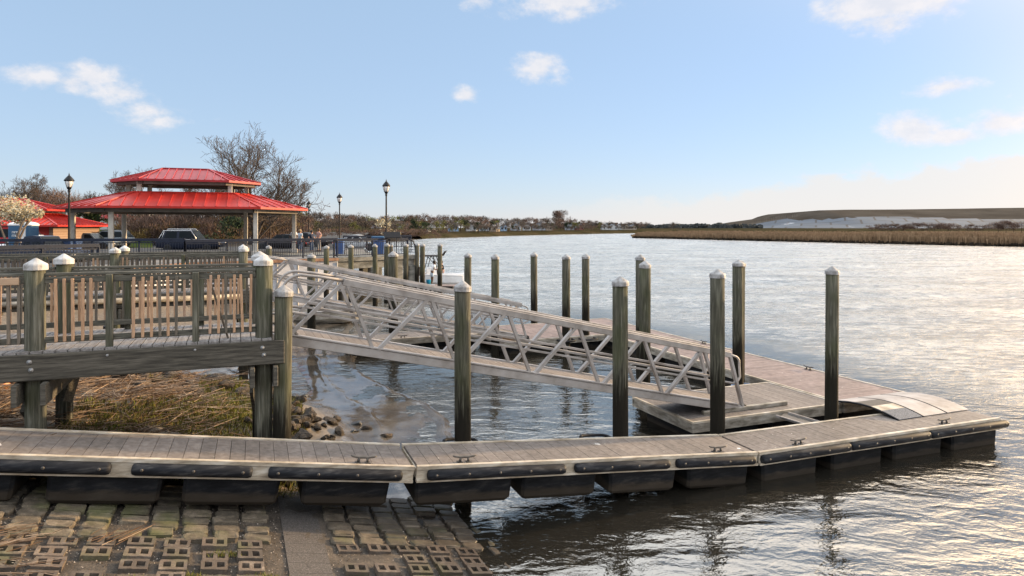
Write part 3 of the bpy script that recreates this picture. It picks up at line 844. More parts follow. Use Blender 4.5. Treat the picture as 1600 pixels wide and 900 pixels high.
def pile_px(px, Y, py, label, r=.14, z0=-1.6, **k):
    return pile(at(px, Y), Y, zat(py, Y)-.0, r, label, z0=z0, group=GP, **k)
M_capd = mat("grimy_grey_cap", [(.09, .085, .08), (.2, .19, .18)], 6, rough=.6, coord='World')
pile_uv(.66, 11.18, 3.5, .137, "short pile with cracked white cap hard against the right end of the front pier", z0=-.3, seed=1)
pile_uv(3.52, 10.87, 3.5, .138, "green mossy pile behind the near walkway, crossing the middle of the gangway railing", seed=2)
pile_uv(6.55, 10.87, 3.5, .136, "mossy pile behind the near walkway, left of the landing dock", seed=3)
pile_uv(8.72, 10.88, 3.58, .138, "pile with a dark wet foot in front of the gangway's lower end", seed=4)
pile_uv(11.7, 10.9, 3.57, .137, "lone tall pile rising right of all others, beside the curved plates", seed=5)
pile_uv(12.1, 14.25, 3.56, .142, "tall pile in the notch between landing dock and main dock, with a paler cap", seed=6)
pile_uv(12.42, 14.55, 3.52, .1, "thin pile half hidden behind the tall notch pile, with a grimy cap", seed=7, capm=M_capd)
pile_uv(9.3, 14.35, 3.57, .142, "pile behind the landing dock's left rear corner, hiding the pile behind it", seed=8)
pile_px(1001, 21.0, 403, "half hidden pile showing only cap and a dark top above a nearer pile", seed=9)
pile_px(915, 25.3, 401, "pile at the inner corner between main dock and farther landing dock", seed=10)
pile_px(884, 24.6, 402, "pile in front of the farther landing dock, left one of a close pair", seed=11)
pile_px(835, 28.6, 398, "slim pile behind the farther landing dock, set against open water", seed=12)
pile_px(774, 24.1, 402, "pile at the left end of the farther landing, beside the second gangway's foot", seed=13)
pile_px(731, 28.0, 399, "pile just behind the mossy near pile, above the second gangway railing", seed=14)
for i, (px, Y, py, r, lab) in enumerate((
    (420, 36, 386, .14, "green pile just right of the front pier's end caps, beyond the second gangway"),
    (487, 25.3, 400, .15, "thick short pile with bright cap in front of the white seawall"),
    (510, 36, 386, .14, "pile with sunlit edge in front of the right end of the white seawall"),
    (549, 38, 385, .145, "pile in front of the concrete platform's left end"),
    (586, 39, 384, .145, "pile in front of the platform, below the dark information panel"),
    (604, 40.5, 383, .15, "tall pile with yellow sunlit edge in front of the blue bins"),
    (610.5, 46, 383.5, .13, "pile partly hidden behind the tall sunlit pile near the blue bins"),
    (615, 26, 398, .17, "thick low green pile with a wide cap, nearer than its neighbours at the platform"),
    (634, 40.5, 383, .15, "grey pile in front of the promenade railing's curved end"),
    (652, 45, 382, .13, "pile left one of the pair beyond the platform's end"),
    (660, 41, 383, .15, "pile right one of the pair beyond the platform's end"),
    (687, 42, 383, .145, "pile standing alone in front of the white boat's stern"))):
    pile_px(px, Y, py, lab, r, seed=20+i)

M_boltsteel = mat("dull_bolt_steel", [(.12, .12, .12), (.26, .26, .26)], 30, rough=.5, metal=.3)
# ------------------------------------------------------------------ wooden piers
def pier(label, v0, width, uL, uR, ztop, post_us, thin_us, detail=True, group="timber piers with picket railings", bal_range=None, seed=1):
    """u runs right; front railing at v0, back railing at v0+width"""
    rr = random.Random(seed)
    base = W(uR, v0, 0)
    Mx = Matrix.Translation(base) @ Matrix.Rotation(PHI, 4, 'Z')
    d = thing("wooden_pier", label, "pier", mat=Mx, group=group)
    X = lambda u: u-uR
    mb = MB(); planks_x(mb, X(uL), .12, -.2, width+.2, ztop, .148, .012, .04, rr); mb.build("deck", M_deckwood, d)
    for y in (-.21, width+.21):
        mb = MB(); mb.bbox(((X(uL)+.3)/2, y, ztop-.21), (.3-X(uL), .075, .36), .012); bm_ = mb.build("fascia_beam", M_beam, d)
        if y < 0 and detail:
            for u in post_us:
                for dx, dz in ((0, -.13), (.02, -.24)):
                    b2 = MB(); b2.lathe([(.0, .0), (.033, .002), (.033, .007), (.016, .01), (.014, .022), (0, .024)][::-1], n=10, axis=Matrix.Rotation(R(90), 3, 'X'))
                    link("bolt", b2.mesh("bolt", M_boltsteel), bm_, mat=Matrix.Translation((X(u)+dx-.02, y-.037, ztop+dz)))
            for u in thin_us:
                b2 = MB(); b2.lathe([(.0, .0), (.02, .002), (.018, .012), (0, .014)][::-1], n=8, axis=Matrix.Rotation(R(90), 3, 'X'))
                link("bolt", b2.mesh("bolt", M_boltsteel), bm_, mat=Matrix.Translation((X(u), y-.037, ztop-.1)))
    mb = MB()
    for k in range(4):
        mb.bbox((X(uL)/2, .1+(width-.2)*k/3, ztop-.16), (-X(uL), .06, .2), .01)
    mb.build("joist", M_beam, d)
    zt = ztop + 1.18
    for y in (0, width):
        for u in post_us:
            m2 = MB(); ml = Matrix.Translation((X(u), y, 0)) @ Matrix.Rotation(rr.random()*6, 4, 'Z')
            pile_shaft(m2, .128 if y == 0 else .122, -.4, zt - (.0 if y == 0 else .02), int(u*10)+int(y*7)+seed)
            po = link("post", m2.mesh("post", M_post), d, mat=ml)
            m3 = MB(); pile_cap(m3, .132, zt, .095); m3.build("cap", M_pcap, po)
        for u in thin_us:
            m2 = MB(); m2.bbox((X(u), y - (.06 if y == 0 else -.06), ztop+.45), (.09, .09, 1.16), .008); m2.build("rail_post", M_post, d)
        edges = sorted(set(list(post_us)+[uL]))
        for a, b in zip(edges, edges[1:]):
            m2 = MB(); m2.bbox(((X(a)+X(b))/2, y, ztop+1.04), (b-a-.22, .1, .042), .006); m2.bbox(((X(a)+X(b))/2, y-.03, ztop+.965), (b-a-.22, .035, .09), .006)
            m2.build("handrail", M_rail, d)
            m2 = MB(); m2.bbox(((X(a)+X(b))/2, y-.03, ztop+.13), (b-a-.22, .035, .085), .006); m2.build("bottom_rail", M_rail, d)
    for u in post_us:                                       # cap beams and knee braces under the deck
        mb = MB()
        for s in (-1, 1):
            mb.bbox((X(u)+s*.165, width/2, ztop-.56), (.07, width+.75, .3), .01)
        mb.build("cap_beam", M_beam, d)
        mb = MB(); mb.bar((X(u)+.2, width+.1, ztop-.45), (X(u)+.05, width-.1, ztop-1.1), .06, .18); mb.bar((X(u)-.17, .1, ztop-.8), (X(u)-.02, width-.1, ztop-2.0), .05, .16)
        mb.build("brace", M_beam, d)
    return d, X, rr
def _gp():
    t = NT("grey_picket_timber"); oi = t.n("ObjectInfo").outputs["Random"]
    base = t.ramp(oi, [(0, (.05, .042, .034)), (.6, (.09, .075, .06)), (.85, (.13, .1, .075)), (1, (.3, .19, .115))])
    t.bsdf(base, .85, 0, None, .2); return t.m
M_greypicket = _gp()
BAL = MB().bbox((0, 0, .44), (.038, .038, .88), .004).mesh("baluster", M_baluster)
P1, X1, rr1 = pier("front timber pier of the two, with warm brown pickets and bolted beam in the foreground", 11.27, 1.66, -9, .39, 2.8, (.39, -2.58, -5.55, -8.5), (-1.68, -.56, -3.7, -4.6))
def add_balusters(d, X, rr, u0, u1, step, y, ztop, posts, lim):
    u = u1; n = 0
    while u > u0 and n < lim:
        u -= step*rr.uniform(.88, 1.12)
        if min(abs(u-p) for p in posts) < .17: continue
        if rr.random() < .02: continue
        m = Matrix.Translation((X(u), y-.03-.037, ztop+.1)) @ Matrix.Rotation(rr.gauss(0, .011), 4, 'Y') @ Matrix.Rotation(rr.gauss(0, .008), 4, 'X')
        link("baluster", BAL, d, mat=m); n += 1
    return n
posts1 = (.39, -2.58, -5.55)
add_balusters(P1, X1, rr1, -5.6, .3, .112, 0, 2.8, posts1 + (-1.68, -.56), 51)
add_balusters(P1, X1, rr1, -5.9, .3, .128, 1.66+.13, 2.8, posts1, 49)
sb = MB(); sb.bbox((0, 0, .45), (.03, .03, .95), .004)
link("loose_baluster", sb.mesh("loose_baluster", M_baluster), P1, mat=Matrix.Translation((X1(-.12), .05, 2.82)) @ Matrix.Rotation(R(-16), 4, 'Y'), label="broken picket leaning inside the railing")
nb = MB(); nb.bbox((X1(-4.05), -.1, 3.76), (2.6, .04, .1), .006); nb.build("rail_board", M_newwood, P1, label="new pale board at the left")

P2, X2, rr2 = pier("farther timber pier of the two, grey and weathered, behind the front pier's railing", 21.55, 1.75, -12, .2, 2.68, (.2, -3.1, -6.4, -9.7), (-1.4, -4.7, -8), detail=False, seed=5)
BAL_KEEP = BAL; BAL = MB().bbox((0, 0, .44), (.045, .04, .88), .004).mesh("baluster", M_greypicket)
add_balusters(P2, X2, rr2, -9.5, .1, .118, 0, 2.68, (.2, -3.1, -6.4), 82)
mb = MB(); u_ = .05
while u_ > -9.5:
    u_ -= .125*rr2.uniform(.9, 1.1)
    mb.bbox((X2(u_), 1.75+.06, 2.68+.54), (.045, .04, .88), .004)
o = mb.build("baluster", M_greypicket, P2); o["kind"] = "stuff"
mb = MB(); mb.tube([(X2(-11.5), -.33, 2.5), (X2(.1), -.33, 2.5)], .075, 10); mb.build("pipe", M_alu_dirty, P2)
# ------------------------------------------------------------------ ramp paving
rs = random.Random(5)
def tilt_frame(u, v, dz=0, rz=0.0):
    p = W(u, v, ramp_z(u, v)+dz)
    slope = math.atan(RAMP_S)
    return Matrix.Translation(p) @ Matrix.Rotation(PHI+rz, 4, 'Z') @ Matrix.Rotation(slope, 4, 'Y')
def stone_material(name, cols, moss):
    t = NT(name); geo = t.n("NewGeometry")
    vec = t.coord('World')
    a = t.noise(vec, 7, 6, .65); b = t.noise(vec, 60, 3, .7); c = t.noise(vec, 1.6, 4)
    col = t.ramp(a, [(.3, cols[0]), (.52, cols[1]), (.75, cols[2])])
    col = t.mix(1.0, col, t.ramp(geo.outputs["Random Per Island"], [(0, (.7, .7, .7)), (1, (1.25, 1.22, 1.2))]), 'MULTIPLY')
    col = t.mix(1.0, col, t.ramp(b, [(.3, (.62, .62, .62)), (.65, (1.15, 1.15, 1.15))]), 'MULTIPLY')
    col = t.mix(t.math('MULTIPLY', t.ramp(c, [(.5, (0,0,0)), (.66, (1,1,1))]), moss), col, (.062, .068, .018))
    z = t.n("SeparateXYZ"); t.l(geo.outputs["Position"], z.inputs[0])
    wet = t.ramp(t.math('MULTIPLY_ADD', z.outputs[2], 1.5, .05, True), [(0, (1,1,1)), (1, (0,0,0))])
    col = t.mix(t.math('MULTIPLY', wet, .62), col, (.026, .019, .014))
    t.bsdf(col, t.math('MULTIPLY_ADD', wet, -.42, .88), 0, t.bump(t.math('ADD', a, t.math('MULTIPLY', b, .3)), .7, .012), .35)
    return t.m
M_cobble = stone_material("worn_cobblestone", ((.04, .032, .022), (.095, .077, .055), (.18, .15, .112)), .6)
M_block = stone_material("worn_concrete_block", ((.075, .055, .042), (.08, .062, .048), (.15, .126, .102)), .45)
VT = 8.98
mb = MB()
def cobble(u, v, lu, lv):
    mb.M = tilt_frame(u+rs.gauss(0, .012), v+rs.gauss(0, .01), rs.uniform(-.005, .02), rs.gauss(0, .03))
    h = .05; e = rs.uniform(.018, .035)
    a, b = lu/2*rs.uniform(.92, 1.05), lv/2*rs.uniform(.9, 1.05)
    j = lambda: rs.uniform(-.012, .012)
    def ring(k, z):
        out = []
        for (x, y) in ((-a+e, -b), (a-e, -b), (a, -b+e), (a, b-e), (a-e, b), (-a+e, b), (-a, b-e), (-a, -b+e)):
            out.append((x*k+j(), y*k+j(), z+j()*.4))
        return out
    mb.loft([ring(1, -.06), ring(1.0, h*.6), ring(.95, h*.92), ring(.8, h*1.02)], smooth=False)
u = -9.0
while u < 3.6:
    lu = .3; 
    v = 6.0 + rs.random()*.1
    while v < 10.8:
        lv = .2
        inblk = (-2.45 < u < 3.3 and v < VT)
        strip = .5 < u < 1.12
        if not inblk and not strip and rs.random() > .05: cobble(u, v, lu*rs.uniform(.9, 1.12), lv)
        v += .232*rs.uniform(.96, 1.06)
    u += .355
mb.M = None
o = mb.build("cobble_paving", M_cobble, boat_ramp); 
mb = MB()
def block(u, v):
    mb.M = tilt_frame(u, v, rs.choice([-.012, 0, .006, .012, .016])+rs.uniform(-.006, .006), rs.gauss(0, .02))
    a, b, t_, h = .14, .118, .036, .05
    xs = [-a, -a+t_, -.024, .024, a-t_, a]; ys = [-b, -b+.058, b-.055, b]
    def solid(x0, x1, y0, y1): mb.box(((x0+x1)/2, (y0+y1)/2, 0), (x1-x0, y1-y0, 2*h))
    # one watertight outline: top ring with two wells
    vs = []; idx = {}
    for z in (-h, h):
        for i, x in enumerate(xs):
            for j_, y in enumerate(ys):
                idx[i, j_, z] = len(vs); vs.append((x+rs.uniform(-.004, .004), y+rs.uniform(-.004, .004), z + rs.uniform(-.003, .003)))
    fs = []
    hole = lambda i, j_: j_ == 1 and i in (1, 3)
    for i in range(5):
        for j_ in range(3):
            if not hole(i, j_):
                fs.append((idx[i,j_,h], idx[i+1,j_,h], idx[i+1,j_+1,h], idx[i,j_+1,h]))
            else:
                q = [(i, j_), (i+1, j_), (i+1, j_+1), (i, j_+1)]
                for (p1, p2) in zip(q, q[1:]+q[:1]):
                    fs.append((idx[p1[0],p1[1],h], idx[p1[0],p1[1],-h], idx[p2[0],p2[1],-h], idx[p2[0],p2[1],h]))
    per = [(i, 0) for i in range(6)] + [(5, 1), (5, 2)] + [(i, 3) for i in range(5, -1, -1)] + [(0, 2), (0, 1)]
    for (p1, p2) in zip(per, per[1:]+per[:1]):
        fs.append((idx[p1[0],p1[1],-h], idx[p2[0],p2[1],-h], idx[p2[0],p2[1],h], idx[p1[0],p1[1],h]))
    mb.add(vs, fs, False)
u = -2.2
while u < 3.1:
    if not (.45 < u < 1.15):
        v = 5.6
        while v < VT-.05:
            if rs.random() > .04: block(u + rs.gauss(0, .012), v + rs.gauss(0, .01))
            v += .3
    u += .392
mb.M = None
mb.build("hollow_block_paving", M_block, boat_ramp)
mb = MB()
for i in range(24):
    v = 4.5 + 6.4*i/24
    mb.M = tilt_frame(.81, v+.13, .012); mb.box((0, 0, 0), (.5, .262, .012))
mb.M = None
mb.build("concrete_strip", mat("gritty_concrete_strip", [(.03, .026, .023), (.06, .053, .048), (.11, .098, .09)], 55, coord='World', rough=.85, bump=.6, bdist=.006), boat_ramp)
# gravel lying in the joints
mb = MB()
for i in range(12000):
    u, v = rs.uniform(-4, 3.2), rs.uniform(5.8, 10.3)
    p = W(u, v, ramp_z(u, v)+.01); r_ = rs.uniform(.004, .012)
    b = len(mb.v)
    mb.add([p+Vector((r_*rs.uniform(.6, 1.2), 0, 0)), p+Vector((0, r_, 0)), p+Vector((-r_, 0, 0)), p+Vector((0, -r_, 0)), p+Vector((0, 0, r_*1.1))], [(0,1,4), (1,2,4), (2,3,4), (3,0,4)])
setp(mb.build("gravel", leafmat("loose_gravel", [(.03, .023, .017), (.08, .062, .047), (.15, .12, .095), (.32, .28, .24)], 0)), "loose gravel washed into the joints of the stone ramp", "gravel", kind="stuff")

# ------------------------------------------------------------------ reed litter, grass and stones on the bank
def straw(mb, p, d, L, r):
    d = d.normalized(); s = d.orthogonal().normalized(); t = d.cross(s)
    mid = p + d*L*.5 + Vector((rs.gauss(0, .02), rs.gauss(0, .02), rs.uniform(-.01, .02)))*L
    vs = []
    for c, k in ((p, 1), (mid, .9), (p+d*L, .55)):
        for i in range(3):
            a = 2.094*i; vs.append(c + (s*math.cos(a)+t*math.sin(a))*r*k)
    mb.add(vs, [(0,1,4,3), (1,2,5,4), (2,0,3,5), (3,4,7,6), (4,5,8,7), (5,3,6,8)])
mb = MB()
n = 0
while n < 9500:
    u, v = rs.uniform(-6.5, 1.1), rs.uniform(10.6, 18.5)
    dens = sstep(.3, -1.0, u + .5*fbm(u, v, .8)) * sstep(-.55, .25, fbm(u+4, v-3, .55)+.35)
    if v < 12.4 and u > -2.2: dens *= .25
    if u > -1.3 and v > 12: dens *= .35
    if rs.random() > dens: continue
    ang = R(rs.choice([20, 35, 10, 150, 80, 120]) + rs.gauss(0, 20) + 40*fbm(u, v, .5))
    heap = .10*max(0, fbm(u, v, 1.2)+.4)
    p = W(u, v, bank_z(u, v)+rs.uniform(.0, .05)+heap)
    straw(mb, p, Vector((math.cos(ang), math.sin(ang), rs.gauss(.02, .13))), rs.choice([.12, .2, .3, .45, .8])*rs.uniform(.7, 1.2), rs.uniform(.004, .009)); n += 1
setp(mb.build("reed_litter", M_straw), "tangled dry reed stalks washed up on the bank under the front pier", "reed litter", kind="stuff")
mb = MB()
for (u0, v0, ang, sp, cnt, sl_) in ((-2.6, 8.7, 30, .26, 55, .08), (-2.9, 8.35, 35, .18, 14, .05), (-1.35, 8.85, 62, .1, 16, .05), (-2.2, 8.25, -8, .22, 14, .03), (-2.4, 7.6, 50, .25, 16, .05), (-2.95, 7.2, 60, .25, 16, .05)):
    for i in range(cnt):
        u, v = u0+rs.gauss(0, sp), v0+rs.gauss(0, sp*.55)
        a = R(ang+rs.gauss(0, 13))+PHI*.3
        straw(mb, W(u, v, ramp_z(u, v)+.035+rs.random()*sl_), Vector((math.cos(a), math.sin(a), rs.gauss(-.03, .05))), rs.uniform(.12, .5), rs.uniform(.003, .006))
setp(mb.build("reed_litter", M_straw), "dry reed stalks lying on the cobbles at the lower left", "reed litter", kind="stuff")
mb = MB()
n = 0
while n < 24000:
    u, v = rs.uniform(-2.6, 1.35), rs.uniform(10.6, 17.5)
    f = fbm(u+2, v, .75) + .25*fbm(u, v, 3)
    lim = -.02 + (-.6 if v < 12.4 and u > -2.3 else 0) + (-.4 if u > -.75 else .16) + (.45 if u > 1.0 else 0)
    if f < lim: 
        n += .15; continue
    h = rs.uniform(.05, .17)*(1+.7*max(0, f))
    z = bank_z(u, v)-.01
    p = W(u, v, z); a = rs.random()*6.28; w = rs.uniform(.004, .009)
    d = Vector((rs.gauss(.12, .28), rs.gauss(0, .28), 1)).normalized()*h
    e = Vector((math.cos(a), math.sin(a), 0))*w
    mid = p+d*.55; tip = p+d+Vector((d.x, d.y, -.15*h))*.5
    mb.add([p-e, p+e, mid+e*.8, mid-e*.8, tip], [(0,1,2,3), (3,2,4)]); n += 1
for i in range(900):                                        # weeds between the ramp blocks
    u, v = rs.choice([(-1.0, 8.0), (-.55, 7.4), (.3, 8.1), (-.5, 8.1), (-1.5, 7.6), (-.1, 8.65)])
    u += rs.gauss(0, .09); v += rs.gauss(0, .03)
    p = W(u, v, ramp_z(u, v)+.02); h = rs.uniform(.02, .06); a = rs.random()*6.28
    e = Vector((math.cos(a), math.sin(a), 0))*.005
    mb.add([p-e, p+e, p+Vector((rs.gauss(0, .02), rs.gauss(0, .02), h))], [(0,1,2)])
setp(mb.build("marsh_grass", M_grass), "short olive and rust marsh grass on the muddy bank", "grass", kind="stuff")

def rock_mesh(seed, sub=3):
    r_ = random.Random(seed); bm = bmesh.new()
    bmesh.ops.create_icosphere(bm, subdivisions=sub, radius=1)
    off = Vector((seed*3.1, seed*1.7, 0)); pl = [(Vector((r_.gauss(0,1), r_.gauss(0,1), r_.gauss(0,1))).normalized(), r_.uniform(.38, .72)) for _ in range(12)]
    for v_ in bm.verts:
        c = v_.co.copy()
        for nrm, dd in pl:                                  # facets
            k = c.dot(nrm)
            if k > dd: c -= nrm*(k-dd)*.92
        c *= 1 + .14*mnoise.noise(c*1.7+off) + .05*mnoise.noise(c*5+off)
        v_.co = Vector((c.x*1.25, c.y*.95, c.z*.62))
    me = bpy.data.meshes.new("rock"); bm.to_mesh(me); bm.free()
    for p_ in me.polygons: p_.use_smooth = False
    return me
ROCKS = [rock_mesh(i) for i in range(1, 8)]
for me in ROCKS: me.materials.append(M_rock)
def rock(x, y, z, s, label, group=None, me=None, mat_=None):
    me = me or rs.choice(ROCKS)
    m = Matrix.Translation((x, y, z)) @ Matrix.Rotation(rs.random()*6.3, 4, 'Z') @ Matrix.Rotation(rs.gauss(0, .25), 4, 'X') @ Matrix.Diagonal((s, s, s, 1))
    o = link("rock", me, mat=m)
    setp(o, label, "rock", group)
    return o
LB, GB = "jumbled angular stone in the riprap along the muddy waterline", "riprap stones along the bank"
n = 0
while n < 190:                                              # riprap at the water's edge right of the pier
    v = rs.uniform(10.75, 17); u = 1.45 + rs.gauss(0, .42) - .12*(v-11) + .25*math.sin(v*1.3)
    if u > 2.25 or u < .2: continue
    p = W(u, v); s = rs.choice([.06, .08, .1, .13, .17])*rs.uniform(.8, 1.25)
    rock(p.x, p.y, bank_z(u, v)+s*.2+ (rs.random()*.1 if u < 1.5 else 0), s, LB, GB); n += 1
LB2, GB2 = "dark angular stone in the riprap heap under the front pier's beam", "riprap stones under the pier"
for i in range(85):
    u, v = rs.uniform(-2.4, 1.0), rs.uniform(15.4, 18.4)
    p = W(u, v); s = rs.uniform(.09, .24)
    rock(p.x, p.y, bank_z(u, v)+s*.25, s, LB2, GB2)
RW = [m_.copy() for m_ in ROCKS[:4]]
for me in RW: me.materials.clear(); me.materials.append(M_rockwet)
for (px, py, s, lab, wet) in ((554, 665, .16, "black block of stone alone on the wet mud flat", 1), (555, 677, .11, "small dark stone just in front of the black block", 1), (571, 673, .12, "tan stone touching the black block's right side", 0),
                         (603, 684, .13, "dark stone with a lit face, farthest right on the mud flat", 0), (520, 656, .12, "small tan stone left of the black block", 0), (477, 622, .13, "flat black stone by the short pile's right side", 1), (483, 631, .1, "small flat black stone on the mud near the short pile", 1)):
    Y = EYE*F/(py-HOR)
    rock(at(px, Y), Y, .03, s, lab, me=(rs.choice(RW) if wet else None))
# driftwood pieces
for (px, py, L, a, lab) in ((600, 703, .5, 20, "short piece of dark driftwood lying on the mud"), (440, 690, .9, -12, "weathered plank stranded in the riprap")):
    Y = EYE*F/(py-HOR)
    mb = MB(Matrix.Translation((at(px, Y), Y, .05)) @ Matrix.Rotation(R(a), 4, 'Z')); mb.tube([(-L/2, 0, 0), (-L*.1, .03, .02), (L/2, -.02, 0)], [.02, .03, .015], 7)
    setp(mb.build("driftwood", M_bark), lab, "driftwood")
# orange ball float caught in the reeds at the left edge
Y = 9.9
mb = MB(); mb.lathe([(0, -.13), (.07, -.11), (.12, -.05), (.13, 0), (.12, .05), (.07, .11), (0, .13)], n=16)
o = mb.build("ball_float", mat("faded_orange_plastic", [(.4, .16, .08), (.55, .25, .13)], 4, rough=.5)); o.location = (at(3, 12.3), 12.3, zat(600, 12.3)); setp(o, "faded orange ball float caught in the reed litter at the left", "float")
# ------------------------------------------------------------------ seawall and platform
def wall_run(name, pts, z0, z1, th, m, parent=None, **k):
    mb = MB()
    for p, q in zip(pts, pts[1:]):
        mb.bar((p[0], p[1], (z0+z1)/2), (q[0], q[1], (z0+z1)/2), th, z1-z0)
    return mb.build(name, m, parent, **k)
d = thing("seawall", "white panelled seawall with a rusty brown coping along the park edge", "wall", (-14, 38, 0))
wall_run("panel", [EDGE[1], EDGE[2], EDGE[3]], -1.2, 2.5, .2, M_whitewall, d, world=True)
wall_run("panel", [EDGE[0], EDGE[1]], -1.2, 2.5, .2, M_concrete, d, world=True)
wall_run("coping", EDGE, 2.5, 2.66, .45, M_rusty, d, world=True)
mb = MB()
for p, q in zip(EDGE[1:], EDGE[2:]):
    L = math.hypot(q[0]-p[0], q[1]-p[1]); nn_ = int(L/1.2)
    for i in range(nn_+1):
        t = i/nn_; mb.box((p[0]+(q[0]-p[0])*t+.03, p[1]+(q[1]-p[1])*t-.13, 1.2), (.07, .08, 2.4))
mb.build("rib", M_column, d, world=True)
PA, PB = Vector((-10.7, 41.0, 0)), Vector((-6.15, 45.2, 0))
pd = (PB-PA).normalized(); pn = Vector((-pd.y, pd.x, 0))
d = thing("waterfront_platform", "weathered concrete platform on stout pillars at the end of the promenade", "platform", tuple(PA), math.atan2(pd.y, pd.x))
PL = (PB-PA).length
mb = MB(); mb.bx((0, 0, 2.42), (PL, 9, 2.66)); mb.build("slab", M_concrete, d)
mb = MB(); mb.bx((0, .12, 1.95), (PL-.1, .55, 2.419)); mb.bx((PL-.6, .56, 1.95), (PL-.15, 9, 2.419)); mb.build("edge_beam", M_concrete, d)
for y in (.3, 4.5, 8.5):
    for x in (.9, 2.9, 4.7, PL-.45):
        mb = MB(); mb.bbox((x, y, .2), (.55, .55, 3.6), .05); mb.build("pillar", M_concrete, d)
mb = MB(); mb.bx((PL-.2, -.25, 1.3), (PL+.2, -.02, 1.9)); mb.build("rubber_fender", M_rubber, d)

# ------------------------------------------------------------------ navy promenade railings
def scroll(mb, x, z, s=1):
    pts = [(x + s*.11*math.cos(t*.7)*(1-.055*t), 0, z + .17*math.sin(t*.7)*(1-.055*t)) for t in range(14)]
    mb.tube(pts, .014, 5)
def railing(label, pts, z, bay=2.4, group="navy railings along the promenade", hgt=1.07, fancy_last=False):
    d = thing("promenade_railing", label, "railing", (pts[0][0], pts[0][1], z), group=group)
    top, low, pk, ps = MB(), MB(), MB(), []
    for p, q in zip(pts, pts[1:]):
        p, q = Vector((p[0], p[1], z)), Vector((q[0], q[1], z)); L = (q-p).length; e = (q-p)/L
        top.bar(p+Vector((0,0,hgt)), q+Vector((0,0,hgt)), .13, .15)
        top.bar(p+Vector((0,0,hgt-.14)), q+Vector((0,0,hgt-.14)), .04, .05)
        low.bar(p+Vector((0,0,.12)), q+Vector((0,0,.12)), .05, .05)
        n = max(1, round(L/bay))
        for i in range(n+1): ps.append(p+e*(L*i/n))
        k = int(L/.13)
        for i in range(k):
            c = p+e*(L*(i+.5)/k); pk.bar(c+Vector((0,0,.12)), c+Vector((0,0,hgt-.14)), .02, .02, e)
    top.build("top_rail", M_navy, d, world=True); low.build("bottom_rail", M_navy, d, world=True)
    pk.build("picket_infill", M_navy, d, world=True)
    for c in ps:
        m = MB(); m.bbox(tuple(c+Vector((0,0,hgt*.5))), (.08, .08, hgt), .01); m.build("post", M_navy, d, world=True)
    return d
ps_ = 2.66
r1 = railing("long navy railing on the seawall coping, left of the platform", [EDGE[2], EDGE[3]], ps_+.05)
r2 = railing("navy railing on the concrete platform, ending in a curve over the water", [(PA.x, PA.y), (PA+pd*(PL-.9)).to_tuple()[:2]], ps_)
mb = MB(Matrix.Translation(PA+pd*(PL-.9)+Vector((0, 0, ps_))) @ Matrix.Rotation(math.atan2(pd.y, pd.x), 4, 'Z'))
mb.tube([(0, 0, 1.05), (.25, 0, 1.03), (.45, 0, .9), (.55, 0, .65), (.6, 0, .3), (.62, 0, 0)], .045, 8)
for i in range(5): mb.tube([(.05, 0, .95-.18*i), (.42+.03*i, 0, .88-.17*i)], .02, 5)
mb.tube([(0, 0, 0), (0, 0, 1.05)], .06, 8)
for k in range(2): scroll(mb, .2, .55-.3*k)
mb.build("curved_end", M_navy, r2, world=True)
for t in (.18, .45, .72, .95):
    mb = MB(Matrix.Translation(PA+pd*(PL-.9)*t+Vector((0, 0, ps_))) @ Matrix.Rotation(math.atan2(pd.y, pd.x), 4, 'Z'))
    scroll(mb, -.17, .7); scroll(mb, .17, .7, -1); scroll(mb, -.17, .35, -1); scroll(mb, .17, .35)
    mb.build("scrollwork", M_navy, r2, world=True)
railing("upper navy railing on the car park edge behind the front pier", [(-25.5, 33.6), EDGE[2]], ps_+.12)
railing("lower navy railing at the far left, stepping down to the farther pier", [EDGE[0], EDGE[1]], ps_)
railing("navy railing across the back of the platform, among the people", [(-14.2, 57.5), (-9, 61)], ps_)
d = thing("information_panel", "dark slanted information panel mounted on the platform railing", "sign", tuple(PA+pd*4.1+Vector((0, -.1, ps_))), math.atan2(pd.y, pd.x)-.3)
mb = MB(); mb.bbox((0, -.1, 1.27), (1.05, .05, .05), .01); mb.tube([(-.3, 0, 0), (-.3, -.05, 1.2)], .03, 6); mb.tube([(.3, 0, 0), (.3, -.05, 1.2)], .03, 6); mb.build("stand", M_navy, d)
mb = MB(Matrix.Translation((0, -.12, 1.35)) @ Matrix.Rotation(R(50), 4, 'X')); mb.bbox((0, 0, 0), (1.1, .5, .05), .015); mb.build("panel", M_blackmetal, d)

# ------------------------------------------------------------------ street lamps
def make_lamp():
    d = thing("street_lamp", "tmp", "lamp", (0, 0, 0), group="black acorn street lamps")
    mb = MB(); mb.lathe([(.17, 0), (.17, .12), (.12, .2), (.1, .6), (.075, .75), (.06, .9), (.045, 3.9), (.06, 3.95), (.075, 4.02), (.05, 4.08)], n=12); mb.build("pole", M_blackmetal, d)
    mb = MB(); mb.lathe([(.06, 4.08), (.1, 4.12), (.11, 4.2), (.14, 4.22)], n=12)
    for k in range(6):
        a = k*math.pi/3; mb.tube([(.13*math.cos(a), .13*math.sin(a), 4.2), (.215*math.cos(a), .215*math.sin(a), 4.58)], .009, 4)
    mb.lathe([(.225, 4.57), (.25, 4.6), (.235, 4.65), (.15, 4.78), (.07, 4.88), (.03, 4.92), (.03, 4.97), (.012, 5.02), (0, 5.1)], n=12); mb.build("lantern_frame", M_blackmetal, d)
    mb = MB(); mb.lathe([(.1, 4.2), (.135, 4.28), (.185, 4.45), (.2, 4.575)], n=14); mb.build("globe", M_lampglass, d)
    return d
lamp0 = make_lamp()
